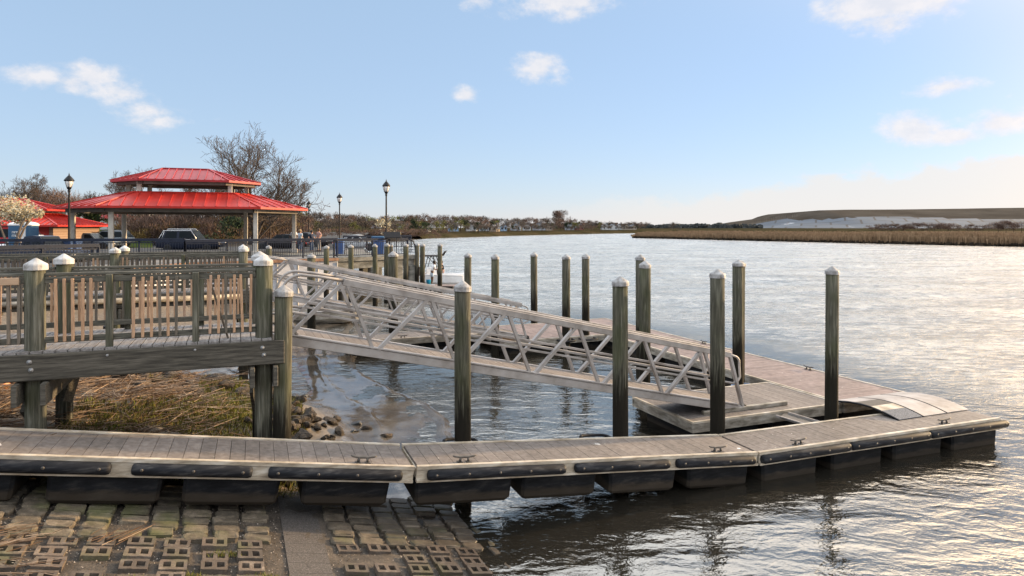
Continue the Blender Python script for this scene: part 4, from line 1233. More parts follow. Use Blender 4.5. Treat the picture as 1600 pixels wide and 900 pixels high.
for i, (px, Y, top, lab) in enumerate(((603.5, 47, 279, "tallest looking black lamp, above the end of the platform"), (530.5, 60, 300, "black lamp between the pavilion and the platform"), (482.5, 78, 312, "small far black lamp just right of the pavilion roof"),
                                   (108, 40, 269, "black lamp in front of the brick building at the left"), (432, 95, 333, "distant black lamp seen under the pavilion roof"))):
    o = lamp0 if i == 0 else copy_tree(lamp0)
    zt = zat(top, Y); k = (zt-2.63)/5.1
    o.location = (at(px, Y), Y, 2.63); o.scale = (k*1.1, k*1.1, k); o["label"] = lab

# ------------------------------------------------------------------ the picnic pavilion
def seamed_roof(mb, tri, n):
    """quad eave-left, eave-right, ridge-right, ridge-left with raised seams"""
    a, b, c, d_ = [Vector(p) for p in tri]
    nrm = (b-a).cross(d_-a).normalized()
    if nrm.z < 0: nrm = -nrm
    mb.add([a, b, c, d_], [(0, 1, 2, 3)], False)
    mb.add([p-nrm*.06 for p in (a, b, c, d_)], [(3, 2, 1, 0)], False)
    for p, q in ((a, b),):
        mb.bar(p-Vector((0,0,.05)), q-Vector((0,0,.05)), .05, .14)
    eav = (b-a).normalized(); L = (b-a).length
    up = nrm.cross(eav); 
    if up.z < 0: up = -up
    for i in range(n+1):
        x = L*i/n
        # run up the slope until hitting one of the hips / ridge
        p = a + eav*x
        best = 99
        for (s, t) in ((b, c), (c, d_), (d_, a)):
            e = t-s
            if e.length < 1e-6: continue
            # solve p + up*k = s + e*m in the (eav, up) plane
            sx, sy = (s-p).dot(eav), (s-p).dot(up); ex, ey = e.dot(eav), e.dot(up)
            det = ex
            if abs(ex) < 1e-9: continue
            m = -sx/ex
            if -1e-6 <= m <= 1+1e-6:
                k = sy + ey*m
                if k > .05: best = min(best, k)
        if best < 90: mb.bar(p+nrm*.04, p+up*best+nrm*.03, .045, .06, nrm)
    for (s, t) in ((b, c), (c, d_)):
        if (t-s).length > .01: mb.bar(s+nrm*.03, t+nrm*.03, .12, .06, nrm)
def elong(hx, fx, hy, cx=0, cy=0):
    """elongated hexagon-like octagon: front edge half width fx, total half width hx, half depth hy"""
    return [(-fx, -hy), (fx, -hy), (hx, -hy*.08+cy), (hx, hy*.08+cy), (fx, hy), (-fx, hy), (-hx, hy*.08), (-hx, -hy*.08)]
PVB = R(20); PVC = (-22.58, 47.72)
pv = thing("pavilion", "open picnic pavilion with two tiered red metal roof on pale columns", "pavilion", (PVC[0], PVC[1], 2.62), PVB)
PL_ = lambda x, y: (x, y)
def ring_(fx, hy, hx, ty, z): return [(-fx, -hy, z), (fx, -hy, z), (hx, -ty, z), (hx, ty, z), (fx, hy, z), (-fx, hy, z), (-hx, ty, z), (-hx, -ty, z)]
ze, zr, zu, zp = zat(322.5, 42.8)-2.62, zat(301, 45.2)-2.62, zat(280, 44.6)-2.62, zat(264.5, 47.7)-2.62
lowE = ring_(4.7, 5.0, 7.9, 1.0, ze); upR = ring_(3.0, 2.4, 4.1, .5, zr)
mb = MB()
cnt = [14, 6, 4, 4, 10, 5, 5, 6]
for i in range(8):
    j = (i+1) % 8
    seamed_roof(mb, (lowE[i], lowE[j], upR[j], upR[i]), cnt[i])
mb.build("lower_roof", M_redroof, pv)
mb = MB(); mb.add([(p[0]*.985, p[1]*.985, ze-.1) for p in lowE] + [(p[0]*.97, p[1]*.97, zr-.1) for p in upR], [(i, (i+1)%8, 8+(i+1)%8, 8+i) for i in range(8)], False)
ring = [(p[0]*.9, p[1]*.9) for p in lowE]
for p, q in zip(ring, ring[1:]+ring[:1]): mb.bar((p[0], p[1], ze-.2), (q[0], q[1], ze-.2), .25, .3)
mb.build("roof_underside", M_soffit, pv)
upE = ring_(2.7, 2.9, 4.7, .6, zu)
ra, rb = (-1.65, 0, zp), (1.3, 0, zp)
mb = MB()
apex = [ra, rb, rb, rb, rb, ra, ra, ra]
for i in range(8):
    j = (i+1) % 8
    seamed_roof(mb, (upE[i], upE[j], apex[j], apex[i]), [11, 5, 3, 4, 9, 4, 4, 5][i])
mb.build("upper_roof", M_redroof2, pv)
mb = MB(); mb.add([(p[0]*.985, p[1]*.985, zu-.1) for p in upE], [tuple(range(8))], False)
ring = [(p[0]*.9, p[1]*.9) for p in upE]
for p, q in zip(ring, ring[1:]+ring[:1]): mb.bar((p[0], p[1], zu-.2), (q[0], q[1], zu-.2), .2, .22)
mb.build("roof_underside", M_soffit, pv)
for p in [(-2.75, -2.15), (2.75, -2.15), (3.75, 0), (-3.75, 0), (-2.75, 2.15), (2.75, 2.15)]:
    mb = MB(); mb.bbox((p[0], p[1], (zr+zu)/2-.1), (.28, .28, zu-zr), .02); mb.build("clerestory_post", M_column, pv)
for p in [PL_(*q) for q in ((-4.0, -4.2), (4.4, -4.2), (7.0, 0), (3.6, 4.2), (-4.7, 4.2), (-7.0, 0))]:
    mb = MB(); mb.bbox((p[0], p[1], ze/2-.05), (.29, .29, ze), .03); mb.bbox((p[0], p[1], .15), (.5, .5, .3), .03); mb.build("column", M_column, pv)

# ------------------------------------------------------------------ brick building and the far little pavilion
bb = thing("brick_building", "tan brick restroom building with two tiered red metal roof at the left", "building", (at(60, 58), 58, 2.62), R(8))
hw, hd, hz = 6.0, 4.0, zat(352, 56)-2.62
mb = MB(); mb.bx((-hw-4, -hd, 0), (hw-2.9, hd, hz-.02)); mb.build("wall", M_brick, bb)
mb = MB(); e0 = [(-hw-4.7, -hd-.8, hz), (hw-2.2, -hd-.8, hz), (hw-2.2, hd+.8, hz), (-hw-4.7, hd+.8, hz)]
z2 = zat(334, 57)-2.62
e1 = [(-hw-1, -1.6, z2), (hw-5.0, -1.6, z2), (hw-5.0, 1.6, z2), (-hw-1, 1.6, z2)]
for i in range(4):
    j = (i+1) % 4; seamed_roof(mb, (e0[i], e0[j], e1[j], e1[i]), (30, 18, 30, 18)[i])
z3 = z2+.35; e2 = [(-hw-1.9, -2.5, z3), (hw-4.1, -2.5, z3), (hw-4.1, 2.5, z3), (-hw-1.9, 2.5, z3)]; z4 = zat(311, 58)-2.62
pk_ = [(-hw+1.4, 0, z4), (hw-7.2, 0, z4)]
seamed_roof(mb, (e2[0], e2[1], pk_[1], pk_[0]), 18); seamed_roof(mb, (e2[1], e2[2], pk_[1], pk_[1]), 9); seamed_roof(mb, (e2[2], e2[3], pk_[0], pk_[1]), 18); seamed_roof(mb, (e2[3], e2[0], pk_[0], pk_[0]), 9)
mb.build("roof", M_redroof, bb)
mb = MB(); mb.bx((-hw-.9, -1.5, z2-.1), (hw-5.1, 1.5, z3+.1)); mb.build("clerestory", M_column, bb)
mb = MB(); mb.bx((hw-4.5, -hd-.03, 1.0), (hw-3.2, -hd-.001, 2.0)); mb.build("shutter", M_reddoor, bb)
for x in (-4.8, -6.6): 
    mb = MB(); mb.bx((x, -hd-.03, .02), (x+1.2, -hd-.001, 2.1)); mb.build("door", M_reddoor, bb)
mb = MB(); mb.bbox((hw-4.75, -hd-.08, hz-.3), (.3, .15, .15), .02); mb.build("wall_light", M_blackmetal, bb)
fp = thing("small_pavilion", "small distant pavilion with red hipped roof, seen under the big pavilion", "pavilion", (at(181, 98), 98, 4.0))
mb = MB(); z0, z1 = zat(342, 98)-4.0, zat(331, 98)-4.0
E = [(-2.8, -2.5, z0), (2.8, -2.5, z0), (2.8, 2.5, z0), (-2.8, 2.5, z0)]
for i in range(4): seamed_roof(mb, (E[i], E[(i+1)%4], (0, 0, z1), (0, 0, z1)), 7)
mb.build("roof", M_redroof, fp)
for x in (-2.2, 2.2):
    for y in (-2, 2):
        mb = MB(); mb.bx((x-.12, y-.12, -.6), (x+.12, y+.12, z0)); mb.build("column", M_column, fp)

# ------------------------------------------------------------------ portable toilet, bins
d = thing("portable_toilet", "blue portable toilet with white roof and lettering patch by the blossom tree", "toilet", (at(37, 42), 42, 2.62), R(6))
mb = MB(); mb.bbox((0, 0, 1.03), (1.15, 1.15, 1.94), .04); mb.build("cabin", M_blueplastic, d)
mb = MB(); mb.lathe([(.83, 1.98), (.84, 2.05), (.7, 2.15), (.4, 2.22), (0, 2.24)], n=4, axis=Matrix.Rotation(R(45), 3, 'Z'), smooth=False); mb.build("roof", M_white, d)
mb = MB(); mb.bx((.1, -.6, .15), (.54, -.577, 1.9)); mb.build("door", M_white, d)
mb = MB(); mb.bx((.46, -.62, .1), (.56, -.6, 1.92)); mb.build("door_frame", M_blueplastic, d)
mb = MB(); rt = random.Random(3)
for row, z in ((0, 1.57), (1, 1.36)):                       # two rows of white capitals, too small in the photograph to be read
    x = -.33
    for w_ in ((.07, .06, .07, .05, .08) if row == 0 else (.08, .05, .06, .06, .06, .05)):
        h_ = .13
        mb.bx((x, -.597, z-h_/2), (x+.022, -.579, z+h_/2)); mb.bx((x+.0221, -.596, z+h_/2-.03), (x+w_, -.579, z+h_/2))
        if rt.random() > .4: mb.bx((x+w_-.02, -.5965, z-h_/2), (x+w_, -.579, z+h_/2-.031))
        x += w_+.014
mb.build("lettering", M_white, d)
def bin_(px, Y, label, w=.62, h=1.05, g="blue bins in the park"):
    d = thing("waste_bin", label, "bin", (at(px, Y), Y, 2.64), group=g)
    mb = MB(); mb.box((0, 0, h*.5), (w*.86, w*.8, h), taper=1.14); mb.build("tub", M_bluebin, d)
    mb = MB(); mb.bbox((0, 0, h+.04), (w*1.02, w*.98, .09), .03); mb.build("lid", M_blueplastic, d)
    for s in (-1, 1):
        mb = MB(); mb.lathe([(0, -.03), (.09, -.03), (.09, .03), (0, .03)], (s*w*.4, w*.45, .09), 10, axis=Matrix.Rotation(R(90), 3, 'Y')); mb.build("wheel", M_tyre, d)
bin_(106.5, 38, "blue bin at the lamp's foot, left of the pole")
bin_(115.5, 38.3, "blue bin at the lamp's foot, right of the pole")
bin_(531, 47, "grey blue bin behind the seawall railing's right end", .55, 1.0)
bin_(592, 46.5, "big blue bin behind the platform railing, under the tallest lamp", .85, 1.15)

# ------------------------------------------------------------------ cars
def car(label, x, y, z, rz, paint, L=4.8, Wd=1.9, H=1.75, kind='suv', group="cars in the car park", trim=None):
    d = thing("parked_car", label, "car", (x, y, z), rz, group)
    hw = Wd/2; belt = H*.58; sill = .28
    if kind == 'suv': st = [(-L/2, .55, .72, .86), (-L/2+.12, .45, .98, .95), (-L*.26, .34, 1.0, .99), (-.1, .3, 1.0, 1.0), (L*.25, .32, 1.02, .99), (L/2-.12, .42, 1.0, .96), (L/2, .55, .9, .9)]
    else: st = [(-L/2, .5, .66, .84), (-L/2+.15, .4, .88, .94), (-L*.2, .3, .98, .99), (.3, .28, 1.0, 1.0), (L*.28, .3, .98, .98), (L/2-.15, .4, .92, .94), (L/2, .5, .78, .86)]
    body = MB(); rings = []
    for (x_, lo, hi, wk) in st:
        b = belt*hi; w = hw*wk
        rings.append([(x_, -w*.93, lo), (x_, -w, lo+.18), (x_, -w, b-.16), (x_, -w*.93, b), (x_, w*.93, b), (x_, w, b-.16), (x_, w, lo+.18), (x_, w*.93, lo)])
    body.loft(rings)
    if kind == 'suv': gx = [(-L*.17, 0), (-L*.06, 1), (L*.36, 1), (L*.475, 0)]
    elif kind == 'pickup': gx = [(-L*.19, 0), (-L*.09, 1), (L*.1, 1), (L*.14, 0)]
    else: gx = [(-L*.2, 0), (-L*.06, 1), (L*.18, 1), (L*.36, 0)]
    w0, w1 = hw*.9, hw*.72; zb, zt = belt*.985, H
    bot = lambda x_: [(x_, -w0, zb), (x_, w0, zb)]
    (a, _), (b, _), (c, _), (e, _) = gx
    vs = [(a, -w0, zb), (a, w0, zb), (b, w1, zt-.04), (b, -w1, zt-.04), (c, w1, zt-.05), (c, -w1, zt-.05), (e, w0, zb), (e, -w0, zb), ((b+c)/2, w1*.98, zt), ((b+c)/2, -w1*.98, zt)]
    body.add(vs, [(0,1,2,3), (3,2,8,9), (9,8,4,5), (5,4,6,7), (0,3,9), (0,9,7), (9,5,7), (1,8,2), (1,6,8), (8,6,4)], False)
    if kind == 'pickup':
        body.bx((L*.15, -hw*.95, belt*.9), (L*.5-.06, -hw*.88, belt*1.06)); body.bx((L*.15, hw*.88, belt*.9), (L*.5-.06, hw*.95, belt*1.06))
    body.build("body", paint, d)
    def pane(p, off, name="window"):
        c_ = sum((Vector(q) for q in p), Vector())/len(p); n_ = (Vector(p[1])-Vector(p[0])).cross(Vector(p[2])-Vector(p[0])).normalized()
        if n_.dot(Vector((c_.x, c_.y, c_.z-H*.7))) < 0: n_ = -n_
        q = [c_+(Vector(v_)-c_)*.9+n_*off for v_ in p]
        m = MB(); m.add(q + [v_-n_*.01 for v_ in q], [tuple(range(len(q))), tuple(range(2*len(q)-1, len(q)-1, -1))] + [(i, len(q)+i, len(q)+(i+1)%len(q), (i+1)%len(q)) for i in range(len(q))], False)
        m.build(name, M_glass, d)
    pane([vs[0], vs[1], vs[2], vs[3]], .015, "windscreen"); pane([vs[5], vs[4], vs[6], vs[7]], .015, "rear_window")
    m_ = (b+c)/2
    for s in (-1, 1):
        y0, y1 = s*(w0), s*(w1)
        L1 = lambda x_, t: (x_, y0+(y1-y0)*t, zb+(zt-.04-zb)*t)
        pane([L1(a+.12*L/4.8, .06), L1(m_-.05, .06), L1(m_-.05, .9), L1(b+.05, .9)], .02)
        pane([L1(m_+.05, .06), L1(c+(e-c)*.15, .06), L1(c-.1, .9), L1(m_+.05, .9)], .02)
        if kind == 'suv': pane([L1(c+(e-c)*.25, .06), L1(e-.2, .06), L1(c+.08, .9), L1(c, .9)], .02)
    for x_ in (-L*.31, L*.3):
        for s in (-1, 1):
            m = MB(); m.lathe([(.2, -.11), (.33, -.11), (.36, -.07), (.36, .07), (.33, .11), (.2, .11)], (x_, s*(hw-.1), .36), 18, axis=Matrix.Rotation(R(90), 3, 'X')); wh = m.build("wheel", M_tyre, d)
            m = MB(); m.lathe([(0, -.09), (.2, -.1), (.2, .1), (0, .09)], (x_, s*(hw-.1), .36), 12, axis=Matrix.Rotation(R(90), 3, 'X')); m.build("rim", M_chrome, wh)
    for s in (-1, 1):
        m = MB(); m.bbox((-L/2+.06, s*hw*.68, belt*.7), (.12, .32, .14), .03); m.build("headlight", M_lampglass, d)
        m = MB(); m.bbox((L/2-.05, s*hw*.78, belt*.78), (.12, .16, .24), .03); m.build("tail_light", M_reddoor, d)
        m = MB(); m.bbox((a+.45, s*(hw+.07), belt+.05), (.14, .2, .13), .03); m.build("mirror", paint, d)
    if trim:
        for s in (-1, 1):
            y0, y1 = s*(w0+.03), s*(w1+.03)
            L2 = lambda x_, t: (x_, y0+(y1-y0)*t, zb+(zt-.04-zb)*t)
            m = MB(); m.tube([L2(a+.1, .02), L2(b+.03, .95), L2(c+.1, .95), L2(e-.15, .03), L2(c+(e-c)*.3, .03), L2(c+.02, .95)], .022, 5)
            m.tube([L2(a+.1, .02), L2(e-.15, .02)], .015, 5); m.build("window_trim", trim, d)
    if kind == 'suv':
        for s in (-1, 1):
            m = MB(); m.tube([(b+.1, s*w1*.9, zt-.03), (b+.2, s*w1*.9, zt+.05), (c-.2, s*w1*.9, zt+.05), (c-.1, s*w1*.9, zt-.03)], .022, 6); m.build("roof_rail", trim or M_blackmetal, d)
    return d
P_ = lambda n, c: mat(n, [tuple(k*.9 for k in c), c], 2, rough=.3, spec=.14)
navy = P_("navy_car_paint", (.012, .016, .03)); redp = P_("dark_red_car_paint", (.22, .012, .014)); wht = P_("white_car_paint", (.66, .66, .66)); gry = P_("blue_grey_car_paint", (.12, .14, .16)); blk = P_("black_car_paint", (.012, .012, .014)); slv = P_("silver_car_paint", (.4, .41, .42))
car("big navy SUV with silver window trim parked under the pavilion roof", at(299, 58), 58, 2.36, R(184), navy, 5.2, 2.0, 1.93, trim=M_chrome)
car("dark blue pickup truck behind the lower railing at the left", at(66, 37), 37, 2.3, R(176), navy, 4.6, 1.9, 1.75, 'pickup')
car("dark red SUV half hidden behind the blossom tree", at(8, 50), 50, 2.62, R(20), redp, 4.7, 1.9, 1.9)
car("white sedan peeking out behind the portable toilet", at(55, 50), 50, 2.5, R(190), wht, 4.5, 1.8, 1.45, 'sedan')
car("grey blue sedan in front of the lawn, left one of two", at(142, 60), 60, 2.5, R(185), gry, 4.6, 1.8, 1.5, 'sedan')
car("grey blue hatchback in front of the lawn, right one of two", at(167, 62), 62, 2.62, R(10), gry, 4.3, 1.8, 1.6)
car("black sedan behind the seawall railing, right of the people", at(480, 66), 66, 2.5, R(172), blk, 4.7, 1.8, 1.5, 'sedan')
car("silver car behind the platform railing", at(560, 64), 64, 2.3, R(170), slv, 4.6, 1.8, 1.5, 'sedan')
car("black car behind the seawall railing, under the pavilion's right column", at(440, 60), 60, 2.4, R(5), blk, 4.6, 1.8, 1.5, 'sedan')
# ------------------------------------------------------------------ bare trees of the park
def bare_tree(seed, H, spread=1.0, levels=5, r0=None, lean=(0, 0), fork=.22, up=.25, rmin=.011, stems=None):
    r_ = random.Random(seed); trunk, crown = MB(), MB()
    r0 = r0 or H*.018
    def grow(p, d, L, r, lev):
        mb = trunk if lev <= 1 else crown
        n = 5 if lev < 2 else (4 if lev < 4 else 3)
        pts, rs_ = [p], [r]; q = p.copy(); dd = d.copy()
        for i in range(n):
            dd = (dd + Vector((r_.gauss(0, .13), r_.gauss(0, .13), r_.gauss(0, .08)+up*.22))).normalized()
            q = q + dd*L/n; pts.append(q.copy()); rs_.append(max(rmin, r*(1-.62*(i+1)/n)))
        mb.tube(pts, rs_, 7 if lev < 2 else (5 if lev < 3 else 3), cap=False)
        if lev >= levels: return
        k = {0: 8, 1: 6, 2: 5, 3: 4, 4: 3}.get(lev, 3)
        for i in range(k):
            t = fork + (1-fork)*(i+r_.random())/k if lev == 0 else .22+.78*(i+r_.random()*.9)/k
            j = min(n-1, int(t*n)); f = t*n-j
            b = pts[j].lerp(pts[j+1], f); bd = (pts[j+1]-pts[j]).normalized()
            a = r_.random()*6.28; o_ = bd.orthogonal().normalized(); o_ = o_*math.cos(a)+bd.cross(o_)*math.sin(a)
            ang = R(r_.uniform(28, 58))*(1.0 if lev else spread)
            nd = (bd*math.cos(ang)+o_*math.sin(ang)); nd.z += up*.3; nd.normalize()
            rr = max(rmin, (rs_[j]*(1-f)+rs_[j+1]*f)*r_.uniform(.55, .75))
            grow(b, nd, L*r_.uniform(.5, .72)*(1.05-.3*t), rr, lev+1)
    for (lx, ly, lf, rf_) in (stems or [(lean[0], lean[1], .62, 1)]):
        grow(Vector((lx*.3, ly*.3, -.2)), Vector((lx, ly, 1)).normalized(), H*lf, r0*rf_, 0)
    return trunk.mesh("trunk", M_bark), crown.mesh("crown", M_bark)
BT = [bare_tree(4, 13.5, 1.2, 4, .24, fork=.3, rmin=.014, stems=[(-.32, .05, .58, .8), (.05, -.1, .62, 1), (.4, .1, .58, .85), (.95, -.1, .46, .55), (-.85, 0, .38, .5)]), bare_tree(9, 9, 1.1, 5), bare_tree(15, 8, 1.2, 5), bare_tree(23, 7, 1.3, 4)]
def park_tree(k, px, Y, z, s, label, sx=1.0, rz=0, group="bare trees in the park"):
    d = thing("bare_tree", label, "tree", mat=Matrix.Translation((at(px, Y), Y, z)) @ Matrix.Rotation(rz, 4, 'Z') @ Matrix.Diagonal((s*sx, s*sx, s, 1)), group=group)
    link("trunk", BT[k][0], d); link("crown", BT[k][1], d); return d
park_tree(0, 393, 74, 2.5, 1.02, "big spreading bare tree rising behind the pavilion's right end", 1.0, .6)
park_tree(1, 36, 85, 2.6, .98, "bare tree above the brick building's roof, left of the first lamp", 1.15, 1)
park_tree(1, 228, 90, 2.9, 1.12, "bare tree topping the middle of the pavilion roof", 1.0, 2.2)
park_tree(2, 176, 95, 3, 1.05, "bare tree showing left above the pavilion's lower roof", 1.2, .4)
park_tree(2, 305, 84, 3, 1.0, "bare tree seen through the pavilion's clerestory", 1.5, 3)
park_tree(1, 345, 92, 3, 1.05, "tall bare tree left behind the big spreading one", 1.1, 4)
park_tree(3, 268, 74, 2.8, .85, "small pale trunked tree behind the navy SUV, left one", 1.2, 1)
park_tree(3, 318, 72, 2.8, .9, "small bare tree behind the navy SUV, right one", 1.2, 5)
park_tree(3, 424, 80, 2.6, .9, "small bare tree under the pavilion's right wing", 1.3, 2.8)
park_tree(2, 352, 70, 2.7, .72, "thin multi stemmed tree just left of the big bare trunk", .9, 1.7)
park_tree(3, 150, 100, 4, 1.05, "dark twiggy tree on the lawn in front of the small pavilion", 1.3, 2.2)
park_tree(2, 60, 105, 4, 1.1, "bare tree far behind the brick building's roof peak", 1.2, 2.9)
park_tree(3, 240, 88, 3, 1.0, "bare tree at the lawn's right edge under the pavilion", 1.3, .9)
# cream blossoming tree at the left edge
d = thing("blossom_tree", "cream blossoming tree leaning over the portable toilet at the left edge", "tree", (at(18, 39), 39, 2.6))
rb_ = random.Random(8); tr, cr = MB(), MB()
for i in range(5):
    a = rb_.uniform(0, 6.28); tr.tube([(.3*math.cos(a)*.2, 0, -.1), (.25*math.cos(a), .25*math.sin(a), .9), (.7*math.cos(a), .7*math.sin(a), 2.1), (1.4*math.cos(a), 1.2*math.sin(a), 3.1)], [.09, .075, .05, .02], 6)
tr.tube([(.9, -.2, -.1), (.75, -.2, .8), (.35, -.1, 1.5), (1.2, .1, 2.4)], [.08, .07, .055, .02], 6)
for i in range(4200):
    c = rb_.choice([(-1.2, 0, 3.05, 1.0), (0, .3, 3.2, .95), (.8, -.2, 2.85, .75), (1.35, 0, 2.7, .45), (-.3, -.4, 2.6, .8), (.3, .3, 2.4, .5), (-1.9, .4, 2.7, .8)])
    v_ = Vector((rb_.gauss(0, 1), rb_.gauss(0, 1), rb_.gauss(0, .62))).normalized()*(rb_.random()**.4)*c[3]
    p = Vector(c[:3])+Vector((v_.x, v_.y, v_.z*.75)); 
    if mnoise.noise(p*1.6) < -.22: continue
    e = Vector((rb_.gauss(0, 1), rb_.gauss(0, 1), rb_.gauss(0, 1))).normalized()*.055; f_ = e.orthogonal().normalized()*.05
    cr.add([p-e, p-f_, p+e, p+f_], [(0,1,2,3)])
tr.build("trunk", M_bark2, d); cr.build("crown", M_blossom, d)
# ------------------------------------------------------------------ far shore, marsh, landfill hill
rf = random.Random(21)
SHORE = [(-34, 262), (-27, 283), (-4, 345), (30, 415), (62, 468), (100, 520), (190, 600), (420, 720), (1200, 1000)]
def strip(name, line, offs, zs, m, dirv):
    mb = MB(); n = len(offs)
    for (x, y) in line:
        for o_, z in zip(offs, zs): mb.v.append((x+dirv[0]*o_, y+dirv[1]*o_, z))
    for i in range(len(line)-1):
        for k in range(n-1):
            mb.f.append((i*n+k, (i+1)*n+k, (i+1)*n+k+1, i*n+k+1)); mb.mi.append(0); mb.sm.append(True)
    return mb.build(name, m)
M_farbank = mat("far_bank_grass", [(.018, .017, .009), (.036, .031, .017), (.055, .041, .025)], .09, coord='World', detail=8, spec=0)
setp(strip("far_shore_ground", SHORE, [0, 3, 9, 40, 160, 900], [-.4, .9, 1.9, 2.7, 3.0, 3.2], M_farbank, (-.55, .83)), kind="structure")
setp(strip("upland_ground", [(-620, 200), (-300, 260), (-120, 275), (-34, 262)], [0, 2, 200], [2.5, 2.7, 9], M_farbank, (-.1, 1)), kind="structure")

def twig_crown(seed, H, Wd, n, base=.18, sz=(.9, .2), up=.8, lobes=7, dense=1.0):
    """many thin twig-sized faces filling an uneven crown"""
    r_ = random.Random(seed); mb = MB()
    L = [(Vector((r_.gauss(0, .28)*Wd, r_.gauss(0, .28)*Wd, H*r_.uniform(base+.15, .86))), r_.uniform(.16, .34)) for _ in range(lobes)]
    for i in range(n):
        c, s = r_.choice(L)
        d = Vector((r_.gauss(0, 1), r_.gauss(0, 1), r_.gauss(0, .9)))
        d = d.normalized()*(r_.random()**.45)
        p = c + Vector((d.x*Wd*s, d.y*Wd*s, d.z*H*s*.75))
        if p.z < H*base*.6: continue
        dd = (p - Vector((0, 0, H*.25))).normalized()*(1-up) + Vector((r_.gauss(0, .45), r_.gauss(0, .45), up))
        dd.normalize(); e = dd.orthogonal().normalized(); a = r_.random()*6.28
        e = e*math.cos(a) + dd.cross(e)*math.sin(a)
        l, w = sz[0]*r_.uniform(.5, 1.3), sz[1]*r_.uniform(.5, 1.3)
        mb.add([p-e*w*.5, p+e*w*.5, p+dd*l+e*w*.12, p+dd*l-e*w*.12], [(0,1,2,3)])
    return mb
def trunk_mb(seed, H, r0, nb=7):
    r_ = random.Random(seed); mb = MB()
    mb.tube([(0, 0, -.5), (r_.gauss(0, .1), r_.gauss(0, .1), H*.3), (r_.gauss(0, .2), r_.gauss(0, .2), H*.62), (r_.gauss(0, .3), r_.gauss(0, .3), H*.9)], [r0, r0*.75, r0*.45, r0*.12], 6)
    for i in range(nb):
        z = H*r_.uniform(.2, .6); a = r_.random()*6.28; l = H*r_.uniform(.22, .4)
        q = Vector((math.cos(a)*l*.55, math.sin(a)*l*.55, l*.8))
        mb.tube([(0, 0, z), tuple(Vector((0, 0, z))+q*.5+Vector((0, 0, -.1))), tuple(Vector((0, 0, z))+q)], [r0*.4, r0*.28, r0*.08], 5)
    return mb
KIND = {}
def tree_kind(key, mats, H, Wd, n, **k):
    KIND[key] = []
    for s in range(3):
        KIND[key].append((trunk_mb(s*5+len(key), H, H*.022).mesh("trunk", mats[1]), twig_crown(s*11+len(key), H, Wd, n, **k).mesh("crown", mats[0])))
tree_kind("bare", (M_twig, M_bark), 10, 8.5, 620, sz=(1.1, .2))
tree_kind("red", (M_twigred, M_bark), 10, 9, 620, sz=(1.0, .22))
tree_kind("olive", (M_olive, M_bark), 9, 7, 700, sz=(.55, .4), base=.1, up=.4)
tree_kind("ever", (M_ever, M_bark), 10, 6.2, 900, sz=(.7, .36), base=.05, up=.3)
tree_kind("gold", (M_gold, M_bark), 3, 4.5, 1300, sz=(.5, .055), base=.02)
tree_kind("brush", (M_twigred, M_bark), 3, 5, 1300, sz=(.55, .055), base=.02)
tree_kind("rednear", (M_twigred, M_bark), 10, 9, 2400, sz=(.8, .06), lobes=11)
tree_kind("blossomfar", (M_blossom, M_bark), 6, 6, 420, sz=(.45, .4), base=.08, up=.3)
LAB = {"rednear": ("reddish budding tree", "budding trees"),
       "bare": ("bare grey brown tree in the wood along the far shore", "bare trees on the far shore"),
       "red": ("bare reddish brown budding tree in the wood along the far shore", "budding trees on the far shore"),
       "olive": ("olive green tree just coming into leaf in the far wood", "greening trees on the far shore"),
       "ever": ("dark evergreen tree among the far shore houses", "evergreens on the far shore"),
       "gold": ("golden yellow brush behind the pavilion", "golden brush behind the pavilion"),
       "brush": ("low reddish brown brush along the waterside", "low brush"),
       "blossomfar": ("pale blossoming tree among the far shore houses", "pale blossoming trees on the far shore")}
def tree(key, x, y, z, s, label=None, group=None, sx=1.0, cat="tree", name=None):
    me = rf.choice(KIND[key])
    nm = name or {"gold": "shrub", "brush": "shrub"}.get(key, "tree")
    lab, grp = LAB[key]
    d = thing(nm, label or lab, "shrub" if nm == "shrub" else cat, mat=Matrix.Translation((x, y, z)) @ Matrix.Rotation(rf.random()*6.28, 4, 'Z') @ Matrix.Diagonal((s*sx, s*sx, s, 1)), group=group if label else grp)
    link("trunk", me[0], d); link("crown", me[1], d)
    return d
def skyline(px):                                            # top of the far wood, in pixel rows of the 24 mm view
    T = [(430, 331), (480, 330), (520, 331), (560, 334), (580, 337), (640, 336), (700, 336), (740, 337), (800, 341.5), (850, 340), (900, 342), (940, 345), (1000, 347.5), (1050, 349)]
    for (a, ya), (b, yb) in zip(T, T[1:]):
        if a <= px <= b: return ya + (yb-ya)*(px-a)/(b-a)
    return 348
def shore_Y(px):
    best = None
    for (x0, y0), (x1, y1) in zip(SHORE, SHORE[1:]):
        k = (px-800)/F
        den = (x1-x0) - k*(y1-y0)
        if abs(den) < 1e-6: continue
        t = (k*y0 - x0)/den
        if 0 <= t <= 1: best = y0+(y1-y0)*t
    return best or 262
def far_ground(off): 
    O = [(0, -.4), (3, .9), (9, 1.9), (40, 2.7), (160, 3.0), (900, 3.2)]
    for (a, za), (b, zb) in zip(O, O[1:]):
        if a <= off <= b: return za+(zb-za)*(off-a)/(b-a)
    return 3.2
